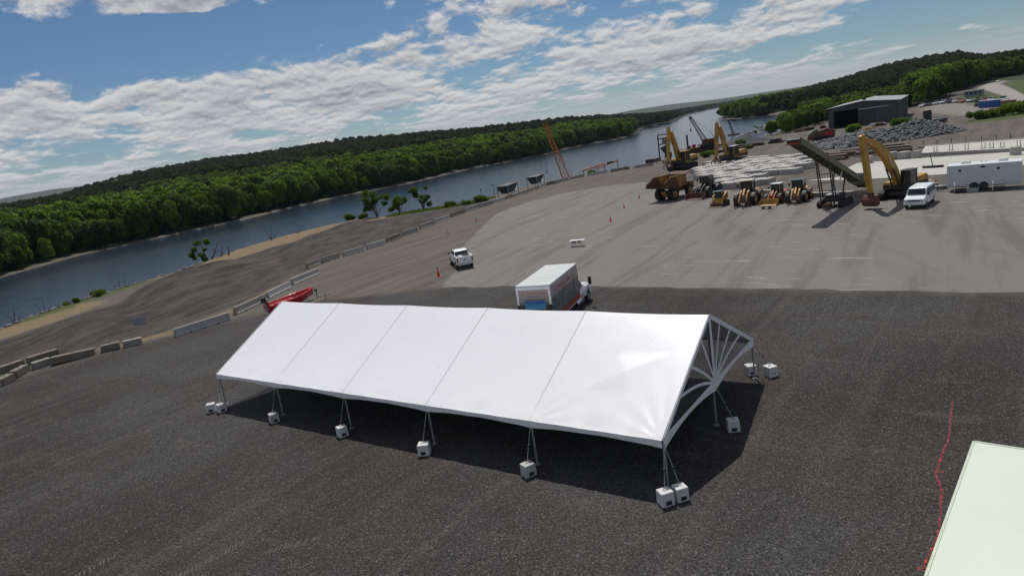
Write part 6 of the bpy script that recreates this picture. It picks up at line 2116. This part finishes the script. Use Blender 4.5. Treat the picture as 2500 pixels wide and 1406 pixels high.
# ------------------------------------------------------------------ car park, toilets, container
CARC = [(.75, .76, .78), (.03, .03, .035), (.55, .56, .58), (.70, .70, .70), (.02, .03, .07), (.6, .6, .62), (.42, .20, .05), (.72, .72, .74), (.05, .05, .055), (.25, .02, .02), (.65, .66, .67), (.04, .045, .05), (.3, .31, .33), (.7, .7, .72)]
CARN = ['white', 'black', 'silver', 'white', 'navy', 'grey', 'orange brown', 'white', 'black', 'red', 'silver', 'charcoal', 'grey', 'white']
car_me = None
LOT = [(168.6, 266.0), (170.4, 264.6), (172.0, 263.2), (173.4, 261.2), (173.8, 258.0), (174.2, 254.8), (174.0, 251.2), (174.6, 248.0), (175.2, 244.6), (175.4, 241.2), (174.6, 237.6), (176.0, 233.6), (163.5, 228.2), (252, 338)]
for k, (x, y) in enumerate(LOT):
    t = thing('parked_car', ('%s car, %s from the left in the far car park' % (CARN[k], ORD[k])) if k < 12 else ('dark car parked alone beside the portable toilets' if k == 12 else 'car at the top of the pale road by the trees'), 'car', (x, y, tz(x, y)), RAD(225 + random.uniform(-6, 6)), 'cars in the far car park')
    paint_ = pm('car_paint_%d' % k, CARC[k] if k != 12 else (.03, .03, .03), .25, var=.03, coat=.5)
    MB().prism([(-2.2, .3), (2.15, .3), (2.25, .6), (2.05, .85), (1.0, .95), (-1.95, 1.0), (-2.25, .75)], -.88, .88).build('body', paint_, t, bevel=.06)
    MB().prism([(-1.75, .95), (1.05, .93), (.35, 1.42), (-1.2, 1.45)], -.78, .78, 'y', lambda a, z: .14 if z > 1.2 else 0).build('cabin_glass', GLASS, t)
    MB().box((-.42, 0, 1.45), (1.5, 1.22, .05)).build('roof', paint_, t, bevel=.02)
    for sx_ in (-1.35, 1.4):
        for sy_ in (-.8, .8):
            wheel(t, sx_, sy_, .31, .2)
for k in range(7):
    x, y = 155.9 + k * .25, 216.2 - k * 1.45
    t = thing('portable_toilet', 'blue portable toilet in the row by the grass slope, %s from the left' % ORD[k], 'portable toilet', (x, y, tz(x, y)), RAD(-60), 'row of portable toilets')
    MB().box((0, 0, 1.1), (1.12, 1.12, 2.2)).build('cabin', BLUEP, t, bevel=.05)
    MB().box((0, 0, 2.27), (1.2, 1.2, .16), top=(.7, .7)).build('roof', pm('toilet_roof', (.35, .42, .5), .6), t)
    MB().box((0, -.575, 1.05), (.8, .03, 1.9)).build('door', pm('toilet_door', (.03, .12, .38), .5), t)
t = thing('shed', 'tan shed beside the blue portable toilets', 'shed', (153.5, 201.5, tz(153.5, 201.5)), RAD(-55))
MB().box((0, 0, 1.0), (3.2, 2.0, 2.0)).build('wall', pm('tan_board', (.20, .13, .06), .8, var=.2), t)
MB().prism([(-1.8, 2.0), (1.8, 2.0), (1.8, 2.12), (-1.8, 2.3)], -1.15, 1.15).build('roof', pm('tan_roof', (.55, .47, .30), .7), t)
MB().box((.6, -1.015, .9), (.9, .03, 1.75)).build('door', WOOD, t)
t = thing('office_trailer', 'grey office trailer behind the far car park', 'trailer', (186.5, 262.5, tz(186.5, 262.5)), RAD(-50))
MB().box((0, 0, 1.3), (6, 2.4, 2.0)).build('body', pm('office_grey', (.18, .20, .22), .6), t)
MB().box((0, 0, 2.36), (6.2, 2.6, .12)).build('roof', pm('office_roof', (.35, .36, .36), .6), t)
for a in (-2, -.7, .8, 2.1):
    MB().box((a, -1.21, 1.5), (.7, .03, .7)).build('window', GLASS, t)
t = thing('barn', 'tiny pale barn roof among the trees on the far left hill', 'barn', (-432, 800, tz(-432, 800)), .3)
MB().box((0, 0, 4), (16, 10, 8)).build('wall', WHITE2, t)
MB().prism([(-9, 8), (9, 8), (0, 12)], -5.5, 5.5).build('roof', ROOFM, t)

# ------------------------------------------------------------------ haze
hz = MB().box(((xs[0] + xs[-1]) / 2, (ys[0] + ys[-1]) / 2, 80), (xs[-1] - xs[0] + 40, ys[-1] - ys[0] + 40, 176)).build('haze', None)
hmat = bpy.data.materials.new('haze_air')
hmat.use_nodes = True
ht_ = NT(hmat.node_tree)
ht_.n.clear()
pv_ = ht_.node('ShaderNodeVolumePrincipled', {'Color': (0.66, 0.80, 1.0), 'Density': 0.000032, 'Anisotropy': 0.2})
mo = ht_.node('ShaderNodeOutputMaterial')
ht_.l.new(pv_.outputs[0], mo.inputs['Volume'])
hz.data.materials.append(hmat)
hz['kind'] = 'stuff'
hz['label'] = 'thin pale air haze over the valley'
